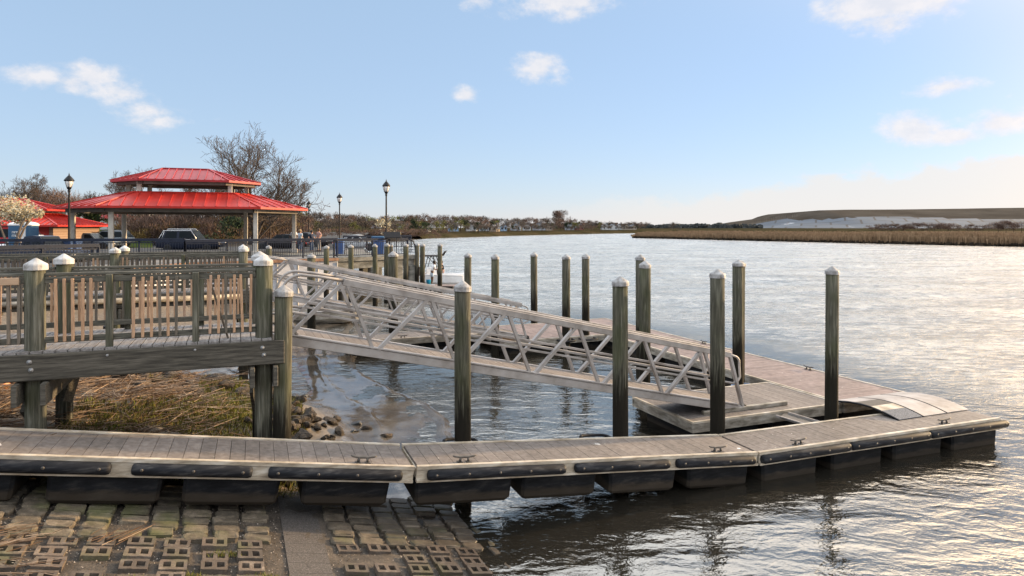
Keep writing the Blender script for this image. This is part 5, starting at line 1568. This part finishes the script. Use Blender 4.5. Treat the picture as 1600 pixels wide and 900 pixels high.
# back rows: the skyline
px = 440
while px < 1010:
    Y0 = shore_Y(px) if px > 690 else 235
    off = rf.uniform(70, 150)
    Y = Y0 + off*.8; zg = far_ground(off) if px > 690 else 3.2
    zt = zat(skyline(px)+rf.uniform(-2.2, 3), Y); h = zt-zg
    tree(rf.choices(["bare", "red", "olive"], [5, 4, 1])[0], at(px, Y), Y, zg, h/10, sx=rf.uniform(.9, 1.35))
    px += rf.uniform(5, 8.5)*(1 if px > 690 else 1.5)
px = 446
while px < 1000:                                            # nearer rows
    Y0 = shore_Y(px) if px > 690 else 200
    off = rf.uniform(12, 60)
    Y = Y0 + off*.8; zg = far_ground(off) if px > 690 else 2.9
    zt = zat(skyline(px)+rf.uniform(4, 12), Y)
    tree(rf.choices(["bare", "red", "olive", "ever"], [6, 3, 1.4, .8])[0], at(px, Y), Y, zg, max(3, zt-zg)/10, sx=rf.uniform(1, 1.5))
    px += rf.uniform(4, 8)
tree("ever", at(649, 330), 330, 2.4, .75, "big dark evergreen by the far shore, left of the pale blossoming tree", sx=1.9)
tree("blossomfar", at(683, 335), 335, 2.0, .72, "rounded pale blossoming tree on the far shore near the water's left end", sx=1.5)
tree("blossomfar", at(607, 150), 150, 2.0, .75, "pale yellow blossoming bush behind the tallest lamp", sx=1.0)
tree("red", at(622, 300), 300, 2.4, .5, "small deep red budding tree beside the far grey house", sx=1.2)
for px in (865, 872, 880):
    tree("red", at(px, 545), 545, 3.6, 1.45+.1*rf.random(), "one of the tall reddish trees topping the far skyline", "tall reddish trees on the far skyline", sx=.9)
px = 445
while px < 700:                                             # reddish reeds and brush behind the platform
    Y = rf.uniform(120, 200); tree("brush", at(px, Y), Y, 2.4, rf.uniform(.35, .6), "low reddish brown brush along the bank behind the platform", "brush behind the platform", sx=1.3); px += rf.uniform(9, 15)

px = 712
while px < 985:                                             # a loose front row by the water
    Y0 = shore_Y(px); off = rf.uniform(6, 16)
    tree(rf.choices(["bare", "brush", "olive"], [5, 3, .6])[0], at(px, Y0+off), Y0+off, far_ground(off), rf.uniform(.3, .52), sx=rf.uniform(1, 1.4)) if rf.random() < .75 else None
    px += rf.uniform(7, 15)
# houses on the far shore
def house(px, off, w, h, col, label, rz=None, roofc=None):
    Y0 = shore_Y(px) if px > 690 else 290
    Y = Y0+off; zg = far_ground(off) if px > 690 else 2.6
    d = thing("house", label, "house", (at(px, Y), Y, zg-.2), rf.uniform(-.6, .6) if rz is None else rz, "houses along the far shore")
    w *= .5; h *= .3
    dp = w*.75; rh = w*.36
    mb = MB(); mb.bx((-w/2, -dp/2, 0), (w/2, dp/2, h)); mb.xprism([(-w/2, h), (w/2, h), (0, h+rh)], -dp/2, dp/2)
    mb.build("wall", col, d)
    mb = MB()
    for s in (-1, 1):
        mb.bar((s*(w/2+.35), 0, h-.28), (0, 0, h+rh+.08), dp+.8, .16, (0, 1, 0)) if False else mb.add([(s*(w/2+.3), -dp/2-.4, h-.25), (s*(w/2+.3), dp/2+.4, h-.25), (0, dp/2+.4, h+rh+.12), (0, -dp/2-.4, h+rh+.12),
               (s*(w/2+.3), -dp/2-.4, h-.1), (s*(w/2+.3), dp/2+.4, h-.1), (0, dp/2+.4, h+rh+.3), (0, -dp/2-.4, h+rh+.3)], [(0,1,2,3), (7,6,5,4), (0,4,5,1), (1,5,6,2), (3,7,4,0), (2,6,7,3)])
    rf_ = mb.build("roof", roofc or M_roofgrey, d)
    mb = MB(); mb.bx((w*.2, dp*.1, h), (w*.2+.8, dp*.1+.8, h+rh+.9)); mb.build("chimney", M_roofgrey, rf_)
    for fl in range(1):
        for x in (-w*.28, w*.28):
            mb = MB(); mb.bx((x-.45, -dp/2-.04, .9), (x+.45, -dp/2-.005, 2.1)); mb.build("window", M_glass, d)
M_roofgrey = mat("grey_shingle_roof", [(.06, .06, .065), (.12, .12, .125)], .4, coord='World')
HC = {n_: mat(n_+"_siding", [tuple(k*.85 for k in c), c], .5, coord='World') for n_, c in (("white", (.42, .42, .42)), ("grey", (.27, .29, .32)), ("blue", (.22, .31, .42)), ("tan", (.3, .25, .2)), ("brick_red", (.2, .09, .07)))}
HS = [(590, 22, 12, 5, "grey", "grey house with a sloping pale roof, leftmost on the far shore"), (623, 30, 11, 5.5, "white", "white gabled house behind the small red tree"), (632, 12, 12, 3.2, "brick_red", "low brick house with white garage by the far evergreen"),
      (664, 24, 9, 6, "white", "tall white house just right of the big far evergreen"), (708, 40, 9, 6, "blue", "small pale blue house above the far bank"), (737, 45, 11, 6, "white", "white house with bright chimney on the far shore"),
      (758, 40, 11, 5.5, "grey", "grey house partly hidden in bare trees on the far shore"), (772, 28, 10, 5, "tan", "tan house near the far waterline"), (787, 35, 7, 9, "blue", "tall narrow light blue house on the far shore"), (806, 40, 12, 7, "grey", "steep roofed grey house right of the blue one"),
      (823, 42, 10, 7, "white", "bright white gabled house amid dark trees on the far shore"), (842, 45, 14, 7, "grey", "wide grey house with white gable on the far shore"), (856, 35, 12, 6, "tan", "tan house below the tall reddish trees"),
      (890, 50, 12, 7, "grey", "grey house at the right foot of the tall reddish trees"), (905, 40, 11, 6, "brick_red", "brick house standing among dark trees on the far shore"), (946, 40, 12, 8, "white", "tall white house, first of the bright right hand group"), (957, 36, 14, 6, "white", "broad white house in the bright right hand group"),
      (966, 44, 11, 7, "white", "white house with steep gable in the bright right hand group"), (979, 35, 13, 6, "tan", "cream house at the right end of the far row"), (988, 38, 11, 6, "tan", "tan house last before the reed marsh")]
for (px, off, w, h, c, lab) in HS: house(px, off, w, h, HC[c], lab)
# dark tree belts beyond the marsh
def belt(name, pxs, Y, top, z0, n, mat_, lab, thick=40):
    mb = MB()
    for i in range(n):
        px = rf.uniform(*pxs); y = Y+rf.uniform(0, thick); h = (zat(top(px), Y)-z0)*(.55+.45*math.sqrt(rf.random()))*(.85+.2*mnoise.noise(Vector((px*.06, Y, 0))))
        x = at(px, y); w = rf.uniform(1.2, 2.6)*Y/700; q = rf.uniform(.0, 1)
        p = Vector((x, y, z0+h*q*.7)); a = rf.random()*3.14; e = Vector((math.cos(a), math.sin(a), 0))*w
        mb.add([p-e, p+e, p+e*.5+Vector((rf.gauss(0, .6), 0, h*.32)), p-e*.5+Vector((rf.gauss(0, .6), 0, h*.32))], [(0,1,2,3)])
    setp(mb.build(name, mat_), lab, "wood", kind="stuff")
M_farwood = leafmat("far_dark_wood", [(.03, .034, .036), (.055, .058, .056), (.08, .08, .075)], 0)
belt("far_wood", (985, 1190), 900, lambda px: 347.5 - .6*math.sin(px*.03), 1, 3600, M_farwood, "distant dark wooded ridge left of the landfill hill")
belt("far_wood", (800, 1000), 800, lambda px: 345+ (px-800)*.01, 3, 2500, M_twig, "distant bare wood behind the far shore houses")
belt("far_wood", (-200, 470), 230, lambda px: 330+.008*px + 4*math.sin(px*.045), 2.6, 3600, M_twig, "brown bare wood closing the park behind cars and pavilion", 60)

# marsh with reeds
MF = [(50, 283), (62, 262), (82, 220), (103, 180), (118, 154), (150, 118), (230, 70), (420, 10)]
flat("marsh_ground", MF + [(2600, 10), (2600, 1100), (900, 1100), (420, 715), (200, 598), (101, 516), (66, 380)], .32, mat("marsh_mud", [(.06, .042, .026), (.1, .072, .045)], .5, coord='World', spec=0))
def ml(t):
    seg = [(MF[i], MF[i+1]) for i in range(len(MF)-1)]; Ls = [math.dist(a, b) for a, b in seg]; T = t*sum(Ls)
    for (a, b), L in zip(seg, Ls):
        if T <= L: return Vector((a[0]+(b[0]-a[0])*T/L, a[1]+(b[1]-a[1])*T/L, 0)), Vector((b[1]-a[1], -(b[0]-a[0]), 0)).normalized()*-1
        T -= L
    return Vector((*MF[-1], 0)), Vector((.7, .7, 0))
mb = MB()
for i in range(70000):
    t = rf.random()**1.25*.72
    p, n_ = ml(t); k = rf.random()
    deep = 1.2 + (7*rf.random() if k < .55 else 90*rf.random()**1.8)
    edge = .8*mnoise.noise(Vector((t*130, 0, 0)))+.5*mnoise.noise(Vector((t*500, 1, 0)))
    deep += .6*edge
    p = p + n_*deep if n_.x > 0 else p - n_*deep
    h = (2.3+.8*mnoise.noise(Vector((p.x*.04, p.y*.04, 0)))+.4*mnoise.noise(Vector((p.x*.5, p.y*.5, 0))))*rf.uniform(.8, 1.08)*(.55+.45*min(1, deep/3))
    w = .03+.0003*p.length; a = rf.random()*3.14
    e = Vector((math.cos(a), math.sin(a)*.4, 0))*w
    p.z = .3
    mb.add([p-e, p+e, p+e*.25+Vector((rf.gauss(.1, .16), 0, h)), p-e*.25+Vector((rf.gauss(.1, .16), 0, h))], [(0,1,2,3)])
setp(mb.build("reed_bed", M_reed), "tan dry reed bed lining the opposite bank", "reeds", kind="stuff")
mb = MB()
for i in range(2600):
    t = rf.random()**1.25*.72; p, n_ = ml(t)
    p = p + (n_ if n_.x > 0 else -n_)*rf.uniform(-.2, 1.6); s = rf.uniform(.2, .7); a = rf.random()*3
    e = Vector((math.cos(a), math.sin(a), 0))*s; p.z = .0
    mb.add([p-e, p+e, p+e*.4+Vector((0, 0, rf.uniform(.3, .9))), p-e*.6+Vector((0, 0, rf.uniform(.3, .9)))], [(0,1,2,3)])
setp(mb.build("reed_roots", leafmat("black_peat_edge", [(.012, .009, .006), (.04, .028, .018)], 0)), "dark broken peat edge below the reed bed", "mud edge", kind="stuff")
for px, s in ((1392, 1.0), (1398, .8), (1412, .7), (1420, 1.0), (1428, 1.05), (1434, .9), (1452, .9), (1460, 1.1), (1470, 1.0), (1481, 1.1), (1498, .8), (1512, .9), (1524, .8), (1545, .9), (1560, 1.2), (1572, 1.3), (1584, 1.2), (1596, 1.3), (1368, .8), (1378, .9)):
    Y = 420
    tree("brush", at(px, Y), Y, 2.2, s*1.55, "low brown shrub behind the reeds, below the landfill hill", "shrubs behind the reeds", sx=1.15)
tree("bare", at(1052, 520), 520, .5, .78, "lone dark round tree standing above the marsh at its left end", sx=1.1)

# landfill hill
PROF = [(1120, 358), (1150, 355.5), (1180, 350), (1210, 344.5), (1250, 338.5), (1262, 333), (1280, 328.6), (1320, 327.6), (1400, 327.3), (1440, 326.8), (1500, 326), (1560, 325), (1620, 324.3), (1800, 324), (2100, 325), (2300, 340), (2450, 358)]
def prof(px):
    for (a, ya), (b, yb) in zip(PROF, PROF[1:]):
        if a <= px <= b: return ya+(yb-ya)*(px-a)/(b-a)
    return 358
Yh = 1250
mb = MB(); cols = list(range(1120, 2451, 10)); rows_ = [0, .12, .25, .37, .45, .5, .55, .6, .66, .8, 1.0, 1.0]
for px in cols:
    top_ = max(1.5, zat(prof(px), Yh))
    for r_, q in enumerate(rows_):
        Yq = Yh-260+260*q if r_ < 11 else Yh+400
        z = 1.0 + (top_-1.0)*q*(1 if q < .99 else 1) + .4*mnoise.noise(Vector((px*.05, q*8, 0)))*(1 if 0 < r_ < 9 else .2)
        if r_ == 5: z -= .5
        mb.v.append(((px-800)/F*Yh*(1 if r_ < 11 else 1.1), Yq, z))
n = len(rows_)
for i in range(len(cols)-1):
    for k in range(n-1):
        mb.f.append((i*n+k, (i+1)*n+k, (i+1)*n+k+1, i*n+k+1)); mb.mi.append(0 if (k < 10 and sum(mb.v[q][2] for q in mb.f[-1])/4 < 19.5+2.5*math.sin(cols[i]*.02)) else 1); mb.sm.append(True)
def tarp():
    t = NT("landfill_tarp"); vec = t.coord('World', (1, 1, 1))
    b = t.n("TexBrick"); b.inputs["Scale"].default_value = 1; b.inputs["Brick Width"].default_value = 44; b.inputs["Row Height"].default_value = 46; b.inputs["Mortar Size"].default_value = 1.7
    b.inputs["Color1"].default_value = (.033, .046, .064, 1); b.inputs["Color2"].default_value = (.058, .076, .1, 1); b.inputs["Mortar"].default_value = (.012, .012, .014, 1)
    mp = t.n("Mapping"); mp.inputs["Rotation"].default_value = (0, 0, R(24)); t.l(vec, mp.inputs[0]); t.l(mp.outputs[0], b.inputs["Vector"])
    f = t.noise(vec, .02, 5, .6)
    col = t.mix(t.ramp(f, [(.55, (0,0,0)), (.75, (1,1,1))]), b.outputs["Color"], (.055, .055, .06))
    w = t.noise(t.coord('World', (1, .35, 1)), .03, 5, .7)
    col = t.mix(t.ramp(w, [(.64, (0,0,0)), (.72, (1,1,1))]), col, (.3, .31, .33))
    t.bsdf(col, .6, 0, None, .1); return t.m
M_hill = mat("landfill_dry_grass", [(.04, .033, .026), (.06, .051, .042), (.078, .067, .055)], .012, (1,1,6), coord='World', detail=8, spec=0)
o = mb.build("landfill_hill", [tarp(), M_hill]); setp(o, kind="structure")
d = thing("perimeter_fence", "line of thin posts along the landfill hill's left shoulder", "fence", (at(1215, Yh), Yh, 10))
mb = MB()
for i in range(22):
    px = 1178 + 3.2*i; z = zat(prof(px), Yh)
    mb.bx((at(px, Yh)-.2, Yh-.2, z-1), (at(px, Yh)+.2, Yh+.2, z+6.5+2*math.sin(math.pi*i/21)))
mb.build("post_row", M_twig, d, world=True)
for i in range(21):
    pass
mb = MB()
for i in range(21):
    a, b = 1178+3.2*i, 1178+3.2*(i+1); f_ = lambda k: zat(prof(1178+3.2*k), Yh)+6.2+2*math.sin(math.pi*k/21)
    mb.bar((at(a, Yh), Yh, f_(i)), (at(b, Yh), Yh, f_(i+1)), .2, .25)
mb.build("rail", M_twig, d, world=True)
# ------------------------------------------------------------------ brush of the park behind the cars
for i in range(26):
    px = rf.uniform(205, 350); Y = rf.uniform(68, 84)
    if i % 3 == 0: tree("gold", at(px, Y), Y, 2.7, rf.uniform(.55, .85), sx=1.2)
    else: tree("brush", at(px, Y), Y, 2.7, rf.uniform(.6, 1.05), "brown thicket behind the navy SUV under the pavilion", "thicket behind the SUV", sx=1.2)
for i in range(16):
    px = rf.uniform(335, 470); Y = rf.uniform(84, 110)
    tree(rf.choice(["brush", "brush", "gold"]), at(px, Y), Y, 2.7, rf.uniform(.8, 1.3), "mixed brown brush beyond the pavilion's right columns", "brush right of the SUV", sx=1.2)
tree("olive", at(447, 105), 105, 2.6, .62, "fresh green round tree beside the pavilion's right end", sx=1.1)
tree("ever", at(232, 100), 100, 3.4, .38, "dark low evergreen bush on the lawn under the pavilion", sx=1.5)
tree("ever", at(140, 92), 92, 3.4, .5, "dark spreading evergreen left of the pavilion's first column", sx=1.9)
tree("ever", at(355, 66), 66, 2.6, .3, "dark green bush at the right end of the navy SUV", sx=1.6)
for px, Y in ((95, 100), (75, 110), (120, 112), (25, 110), (60, 98)):
    tree("rednear", at(px, Y), Y, 3.5, rf.uniform(.62, .75), "reddish budding tree behind the brick building", "budding trees behind the brick building", sx=1.1)
house(197, 0, 7, 4.2, HC["white"], "white house with pale siding beyond the lawn, behind the small pavilion", 0.2) if False else None
d = thing("house", "white house beyond the lawn, right behind the small pavilion", "house", (at(200, 125), 125, 4.0), .15)
mb = MB(); mb.bx((-3.5, -3, -1), (3.5, 3, 3.4)); mb.xprism([(-3.5, 3.4), (3.5, 3.4), (0, 5.4)], -3, 3); mb.build("wall", HC["white"], d)
mb = MB()
for s in (-1, 1): mb.add([(s*3.9, -3.3, 3.2), (s*3.9, 3.3, 3.2), (0, 3.3, 5.5), (0, -3.3, 5.5), (s*3.9, -3.3, 3.35), (s*3.9, 3.3, 3.35), (0, 3.3, 5.68), (0, -3.3, 5.68)], [(0,1,2,3), (7,6,5,4), (0,4,5,1), (1,5,6,2), (3,7,4,0), (2,6,7,3)])
mb.build("roof", M_roofgrey, d)
for x in (-2, 0, 2):
    mb = MB(); mb.bx((x-.4, -3.04, .8), (x+.4, -3.005, 2.2)); mb.build("window", M_glass, d)

# ------------------------------------------------------------------ people
def skin_mesh(name, chains, m, sub=2):
    """chains: list of [(point, radius), ...]; the first point of the first chain is the root; points equal in place are shared"""
    vs, rad, ed, key = [], [], [], {}
    for ch in chains:
        prev = None
        for (p, r) in ch:
            k = tuple(round(c, 4) for c in p)
            if k not in key: key[k] = len(vs); vs.append(p); rad.append(r)
            i = key[k]
            if prev is not None and prev != i: ed.append((prev, i))
            prev = i
    me = bpy.data.meshes.new(name); me.from_pydata(vs, ed, []); me.update()
    o = bpy.data.objects.new("temporary", me); COL.objects.link(o)
    md = o.modifiers.new("skin", 'SKIN'); md.use_smooth_shade = True
    for i, sv in enumerate(me.skin_vertices[0].data):
        sv.radius = (rad[i], rad[i]); sv.use_root = (i == 0)
    ms = o.modifiers.new("sub", 'SUBSURF'); ms.levels = sub; ms.render_levels = sub
    dg = bpy.context.evaluated_depsgraph_get()
    out = bpy.data.meshes.new_from_object(o.evaluated_get(dg)); out.name = name
    bpy.data.objects.remove(o); bpy.data.meshes.remove(me)
    out.materials.clear(); out.materials.append(m)
    for p in out.polygons: p.use_smooth = True
    return out
SK = {"light": mat("light_skin", [(.36, .2, .14), (.44, .26, .19)], 8, rough=.6), "dark": mat("dark_skin", [(.07, .038, .025), (.1, .055, .038)], 8, rough=.55)}
def cloth(n_, c): return mat(n_+"_cloth", [tuple(k*.75 for k in c), c], 9, rough=.9)
CL = {n_: cloth(n_, c) for n_, c in (("white", (.68, .68, .7)), ("black", (.014, .014, .016)), ("navy", (.02, .027, .05)), ("orange", (.5, .13, .07)), ("pink", (.36, .23, .21)), ("red", (.35, .05, .03)), ("paleblue", (.35, .42, .5)), ("grey", (.18, .18, .19)), ("denim", (.06, .09, .16)))}
HAIR = {n_: mat(n_+"_hair", [tuple(k*.7 for k in c), c], 20, (1, 1, 4), .6) for n_, c in (("black", (.012, .01, .009)), ("brown", (.07, .04, .022)), ("blond", (.3, .2, .1)))}
def person(label, x, y, z, rz, shirt, legs, hair, skin="light", pose="stand", short=True, scale=1.0, group=None):
    d = thing("person", label, "person", mat=Matrix.Translation((x, y, z)) @ Matrix.Rotation(rz, 4, 'Z') @ Matrix.Diagonal((scale, scale, scale, 1)), group=group)
    # faces -y
    if pose == "sit":
        P = dict(pel=(0, 0, .52), ch=(0, -.06, .84), nk=(0, -.09, 1.06), hd=(0, -.13, 1.2), tp=(0, -.13, 1.29))
        K = [(-.11, -.42, .5), (.11, -.42, .5)]; A = [(-.11, -.4, .08), (.11, -.4, .08)]
        E = [(-.25, -.14, .8), (.25, -.14, .8)]; Wr = [(-.13, -.36, .66), (.13, -.36, .66)]
    else:
        b = -.12 if pose == "lean" else 0
        P = dict(pel=(0, 0, .93), ch=(0, b, 1.26), nk=(0, b*1.3, 1.5), hd=(0, b*1.4-.02, 1.63), tp=(0, b*1.4-.02, 1.72))
        K = [(-.1, -.03, .5), (.11, .0, .5)]; A = [(-.1, .02, .08), (.13, .04, .08)]
        E = [(-.29, b+.05, 1.17), (.29, b+.05, 1.17)]; Wr = [(-.27, b-.12, .95), (.22, b-.18, 1.02)] if pose != "lean" else [(-.24, b-.25, 1.06), (.2, b-.28, 1.1)]
    V = lambda t: tuple(t)
    sh = [(s*.185, P['nk'][1], P['nk'][2]-.09) for s in (-1, 1)]
    hip = [(s*.095, P['pel'][1], P['pel'][2]-.04) for s in (-1, 1)]
    body = [[(P['pel'], .13), (P['ch'], .135), (P['nk'], .06), (P['hd'], .095), (P['tp'], .08)]]
    for i, s in enumerate((-1, 1)):
        body.append([(P['ch'], .135), (sh[i], .062), (E[i], .042), (Wr[i], .03)])
        w = Vector(Wr[i]); f = (w-Vector(E[i])).normalized(); side = Vector((s, 0, 0))
        palm = w+f*.07
        body.append([(Wr[i], .03), (V(palm), .032)])
        for k, (o_, l) in enumerate(((-.03, .075), (-.01, .09), (.011, .085), (.03, .065))):
            a_ = palm+side*o_+f*.02; body.append([(V(palm), .032), (V(a_), .011), (V(a_+f*l*.6), .009), (V(a_+f*l+Vector((0, -.012, -.01))), .008)])
        th = w+f*.03-side*.03; body.append([(Wr[i], .03), (V(th), .012), (V(th-side*.02+f*.045), .009)])
        body.append([(P['pel'], .13), (hip[i], .1), (K[i], .058), (A[i], .04)])
        toe = (A[i][0], A[i][1]-.17, .035); body.append([(A[i], .04), ((A[i][0], A[i][1]-.05, .045), .042), (toe, .03)])
    bo = link("body", skin_mesh("body", body, SK[skin], 1), d)
    g = .022
    sc_ = [[(tuple(Vector(P['pel'])+Vector((0, 0, .02))), .13+g), (P['ch'], .135+g), (tuple(Vector(P['nk'])-Vector((0, 0, .06))), .085)]]
    for i in range(2):
        e = Vector(sh[i]).lerp(Vector(E[i]), .75 if short else 1.0)
        sc_.append([(P['ch'], .135+g), (sh[i], .062+g), (V(e), .046+g*.6)] + ([] if short else [(V(Vector(E[i]).lerp(Vector(Wr[i]), .85)), .034+g*.5)]))
    link("shirt", skin_mesh("shirt", sc_, CL[shirt], 1), d)
    tc = [[(tuple(Vector(P['pel'])), .13+g*.8), (tuple(Vector(P['pel'])+Vector((0, 0, .06))), .13+g*.7)]]
    for i in range(2):
        tc.append([(tuple(Vector(P['pel'])), .13+g*.8), (hip[i], .1+g*.7)] + ([(V(Vector(hip[i]).lerp(Vector(K[i]), .85)), .075+g)] if legs[1] == "shorts" else [(K[i], .06+g), (V(Vector(K[i]).lerp(Vector(A[i]), .92)), .045+g)]))
    link("trousers" if legs[1] != "shorts" else "shorts", skin_mesh("legwear", tc, CL[legs[0]], 1), d)
    hc = Vector(P['hd'])+Vector((0, .012, .04))
    mb = MB(); mb.lathe([(.1, -.09), (.112, -.02), (.108, .04), (.08, .085), (.04, .105), (0, .112)], tuple(hc+Vector((0, .018, 0))), 14); mb.build("hair", HAIR[hair], d)
    mb = MB()
    hd = Vector(P['hd'])
    mb.lathe([(.016, -.02), (.012, .0), (.006, .025), (0, .03)], tuple(hd+Vector((0, -.1, -.0))), 6)
    for s in (-1, 1): mb.lathe([(0, -.02), (.012, -.012), (.012, .012), (0, .02)], tuple(hd+Vector((s*.098, 0, 0))), 6)
    mb.build("nose_and_ears", SK[skin], d)
    mb = MB()
    for s in (-1, 1): mb.lathe([(0, -.008), (.009, 0), (0, .008)], tuple(hd+Vector((s*.034, -.092, .022))), 6)
    mb.bbox(tuple(hd+Vector((0, -.092, -.045))), (.045, .01, .009), .003)
    mb.build("eyes_and_mouth", HAIR["black"], d)
    for i in range(2):
        mb = MB(); mb.loft([[(A[i][0]+x_*w_, A[i][1]+y_, z_) for x_, z_ in ((-1, 0), (1, 0), (1, h_), (-1, h_))] for y_, w_, h_ in ((.07, .035, .07), (.0, .045, .09), (-.12, .05, .07), (-.2, .035, .04))], smooth=False); mb.build("shoe", CL["white" if legs[1] == "shorts" else "black"], d)
    return d
GPp = "people on the promenade"
person("person in white shirt and red shorts standing beside the pavilion's right column", at(459, 52), 52, 2.64, R(20), "white", ("red", "shorts"), "black", "dark", group=GPp)
person("person in pink top standing behind the seawall railing", at(498, 53), 53, 2.64, R(-40), "pink", ("grey", "long"), "brown", group=GPp)
person("person in dark clothes beside the one in pink", at(487, 54.5), 54.5, 2.5, R(60), "navy", ("denim", "long"), "black", group=GPp)
person("person with light hair in pale blue top left of the dark car", at(469, 55), 55, 2.55, R(150), "paleblue", ("denim", "long"), "blond", group=GPp)
# ------------------------------------------------------------------ boats
def boat_hull(parent, L, B, Hh, m, inner, name="hull"):
    st = [(0, .92, 0.06), (.15, 1, .03), (.4, 1, 0), (.65, .9, .0), (.85, .6, .08), (.96, .25, .3), (1, .02, .5)]
    mb = MB(); rings = []
    for t, w, k in st:
        x = -L/2+L*t; b = B/2*w; sh = Hh*(1+.18*t*t)
        rings.append([(x, -b, sh), (x, -b*.93, Hh*.45), (x, -b*.6, Hh*(.05+k*.5)), (x, 0, Hh*(-.12+k)), (x, b*.6, Hh*(.05+k*.5)), (x, b*.93, Hh*.45), (x, b, sh), (x, b*.86, sh-.02), (x, b*.8, Hh*.5), (x, -b*.8, Hh*.5), (x, -b*.86, sh-.02)])
    mb.loft(rings, smooth=False); mb.build(name, m, parent)
    for s in (-1, 1):
        mb = MB(); mb.tube([(-L/2+L*t, s*B/2*w, Hh*(1+.18*t*t)+.01) for t, w, k in st], .035, 6); mb.build("gunwale", inner, parent)
wb = thing("motor_boat", "white centre console motor boat with black T top behind the last piles", "boat", (at(669, 52), 52, -.05), R(176))
boat_hull(wb, 5.6, 2.1, .95, M_white, M_white)
mb = MB(); mb.bbox((-.3, 0, 1.0), (.8, .7, 1.0), .08); mb.build("console", M_white, wb)
mb = MB()
for s in (-1, 1):
    mb.tube([(-.9, s*.6, .6), (-.75, s*.6, 1.6), (-.5, s*.6, 2.35)], .03, 6); mb.tube([(.4, s*.6, .6), (.1, s*.6, 1.6), (-.1, s*.6, 2.35)], .03, 6); mb.tube([(-.75, s*.6, 1.6), (-.1, s*.6, 2.3)], .025, 6)
mb.tube([(-1.1, -.7, 2.38), (.5, -.7, 2.38), (.5, .7, 2.38), (-1.1, .7, 2.38), (-1.1, -.7, 2.38)], .035, 6)
for k in range(5): mb.tube([(-1.1, -.5+.25*k, 2.38), (-1.35, -.5+.25*k, 2.75)], .02, 5)
mb.build("t_top_frame", M_blackmetal, wb)
mb = MB(); mb.bbox((-.3, 0, 2.36), (1.5, 1.3, .05), .01); mb.build("t_top_canvas", CL["black"], wb)
mb = MB(); mb.bbox((-3.0, 0, 1.15), (.45, .4, .6), .1); mb.bbox((-3.0, 0, .5), (.2, .16, 1.0), .04); mb.build("outboard_motor", M_blackmetal, wb)
person("person in black shirt sitting in the boat's stern behind the lone pile", at(692, 52), 52, .62, R(-70), "black", ("grey", "shorts"), "black", pose="sit")
person("person in orange shirt sitting in the white boat, leftmost there", at(642, 52), 52, .75, R(60), "orange", ("grey", "shorts"), "brown", pose="sit")
person("person in dark blue shirt sitting next to the one in orange", at(649, 51.6), 51.6, .68, R(-30), "navy", ("navy", "long"), "black", "dark", pose="sit")
sd_ = thing("floating_dock", "small grey float beside the white boat where a person in white stands", "dock", (at(672, 49), 49, .05), R(-4))
mb = MB(); planks_x(mb, -1.8, 1.8, -.7, .7, .3); mb.build("deck", M_dock2, sd_)
mb = MB(); mb.bbox((0, 0, .06), (3.5, 1.3, .38), .05); mb.build("float", M_float, sd_)
person("person in white shirt and pale shorts standing on the small float by the boat", at(675, 49), 49, .35, R(110), "white", ("paleblue", "shorts"), "black", "dark", pose="lean")
b = thing("bucket", "bright blue bucket on the small float at the standing person's feet", "bucket", (at(669.5, 48.8), 48.8, .35))
mb = MB(); mb.lathe([(.0, .01), (.13, .0), (.17, .38), (.18, .4), (.165, .4), (.125, .03), (0, .03)], n=16); mb.build("pail", mat("cyan_blue_plastic", [(.01, .2, .36), (.02, .26, .44)], 4, rough=.4), b)
mb = MB(); mb.tube([(.17*math.cos(R(a)), .02, .39+.12*math.sin(R(a))) for a in range(0, 181, 20)], .008, 5); mb.build("handle", M_steel, b)
# dark skiffs lying beyond the piers
for (px, Y, rz, L, m_, g_, lab, gun) in ((292, 23.9, 18, 4.6, M_float, M_white, "black skiff with white gunwale moored under the farther pier", 0), (205, 21.4, 25, 3.6, M_float, M_white, "small black dinghy seen between the front pier's pickets", 0),
                                   (478, 32, 4, 5.0, M_alu_dirty, M_alu, "grey metal skiff moored behind the gangways", 0)):
    p_ = thing("skiff", lab, "boat", (at(px, Y), Y, .0 if px > 400 else .25), R(rz))
    boat_hull(p_, L, 1.5, .55, m_, g_)
    mb = MB(); mb.bbox((-L*.1, 0, .38), (.3, 1.15, .05), .01); mb.bbox((-L*.36, 0, .38), (.35, 1.15, .05), .01); mb.build("thwart", g_, p_)
    mb = MB(); mb.bbox((-L/2-.12, 0, .75), (.3, .26, .42), .06); mb.bbox((-L/2-.12, 0, .25), (.13, .1, .7), .03); mb.build("outboard_motor", M_blackmetal, p_)
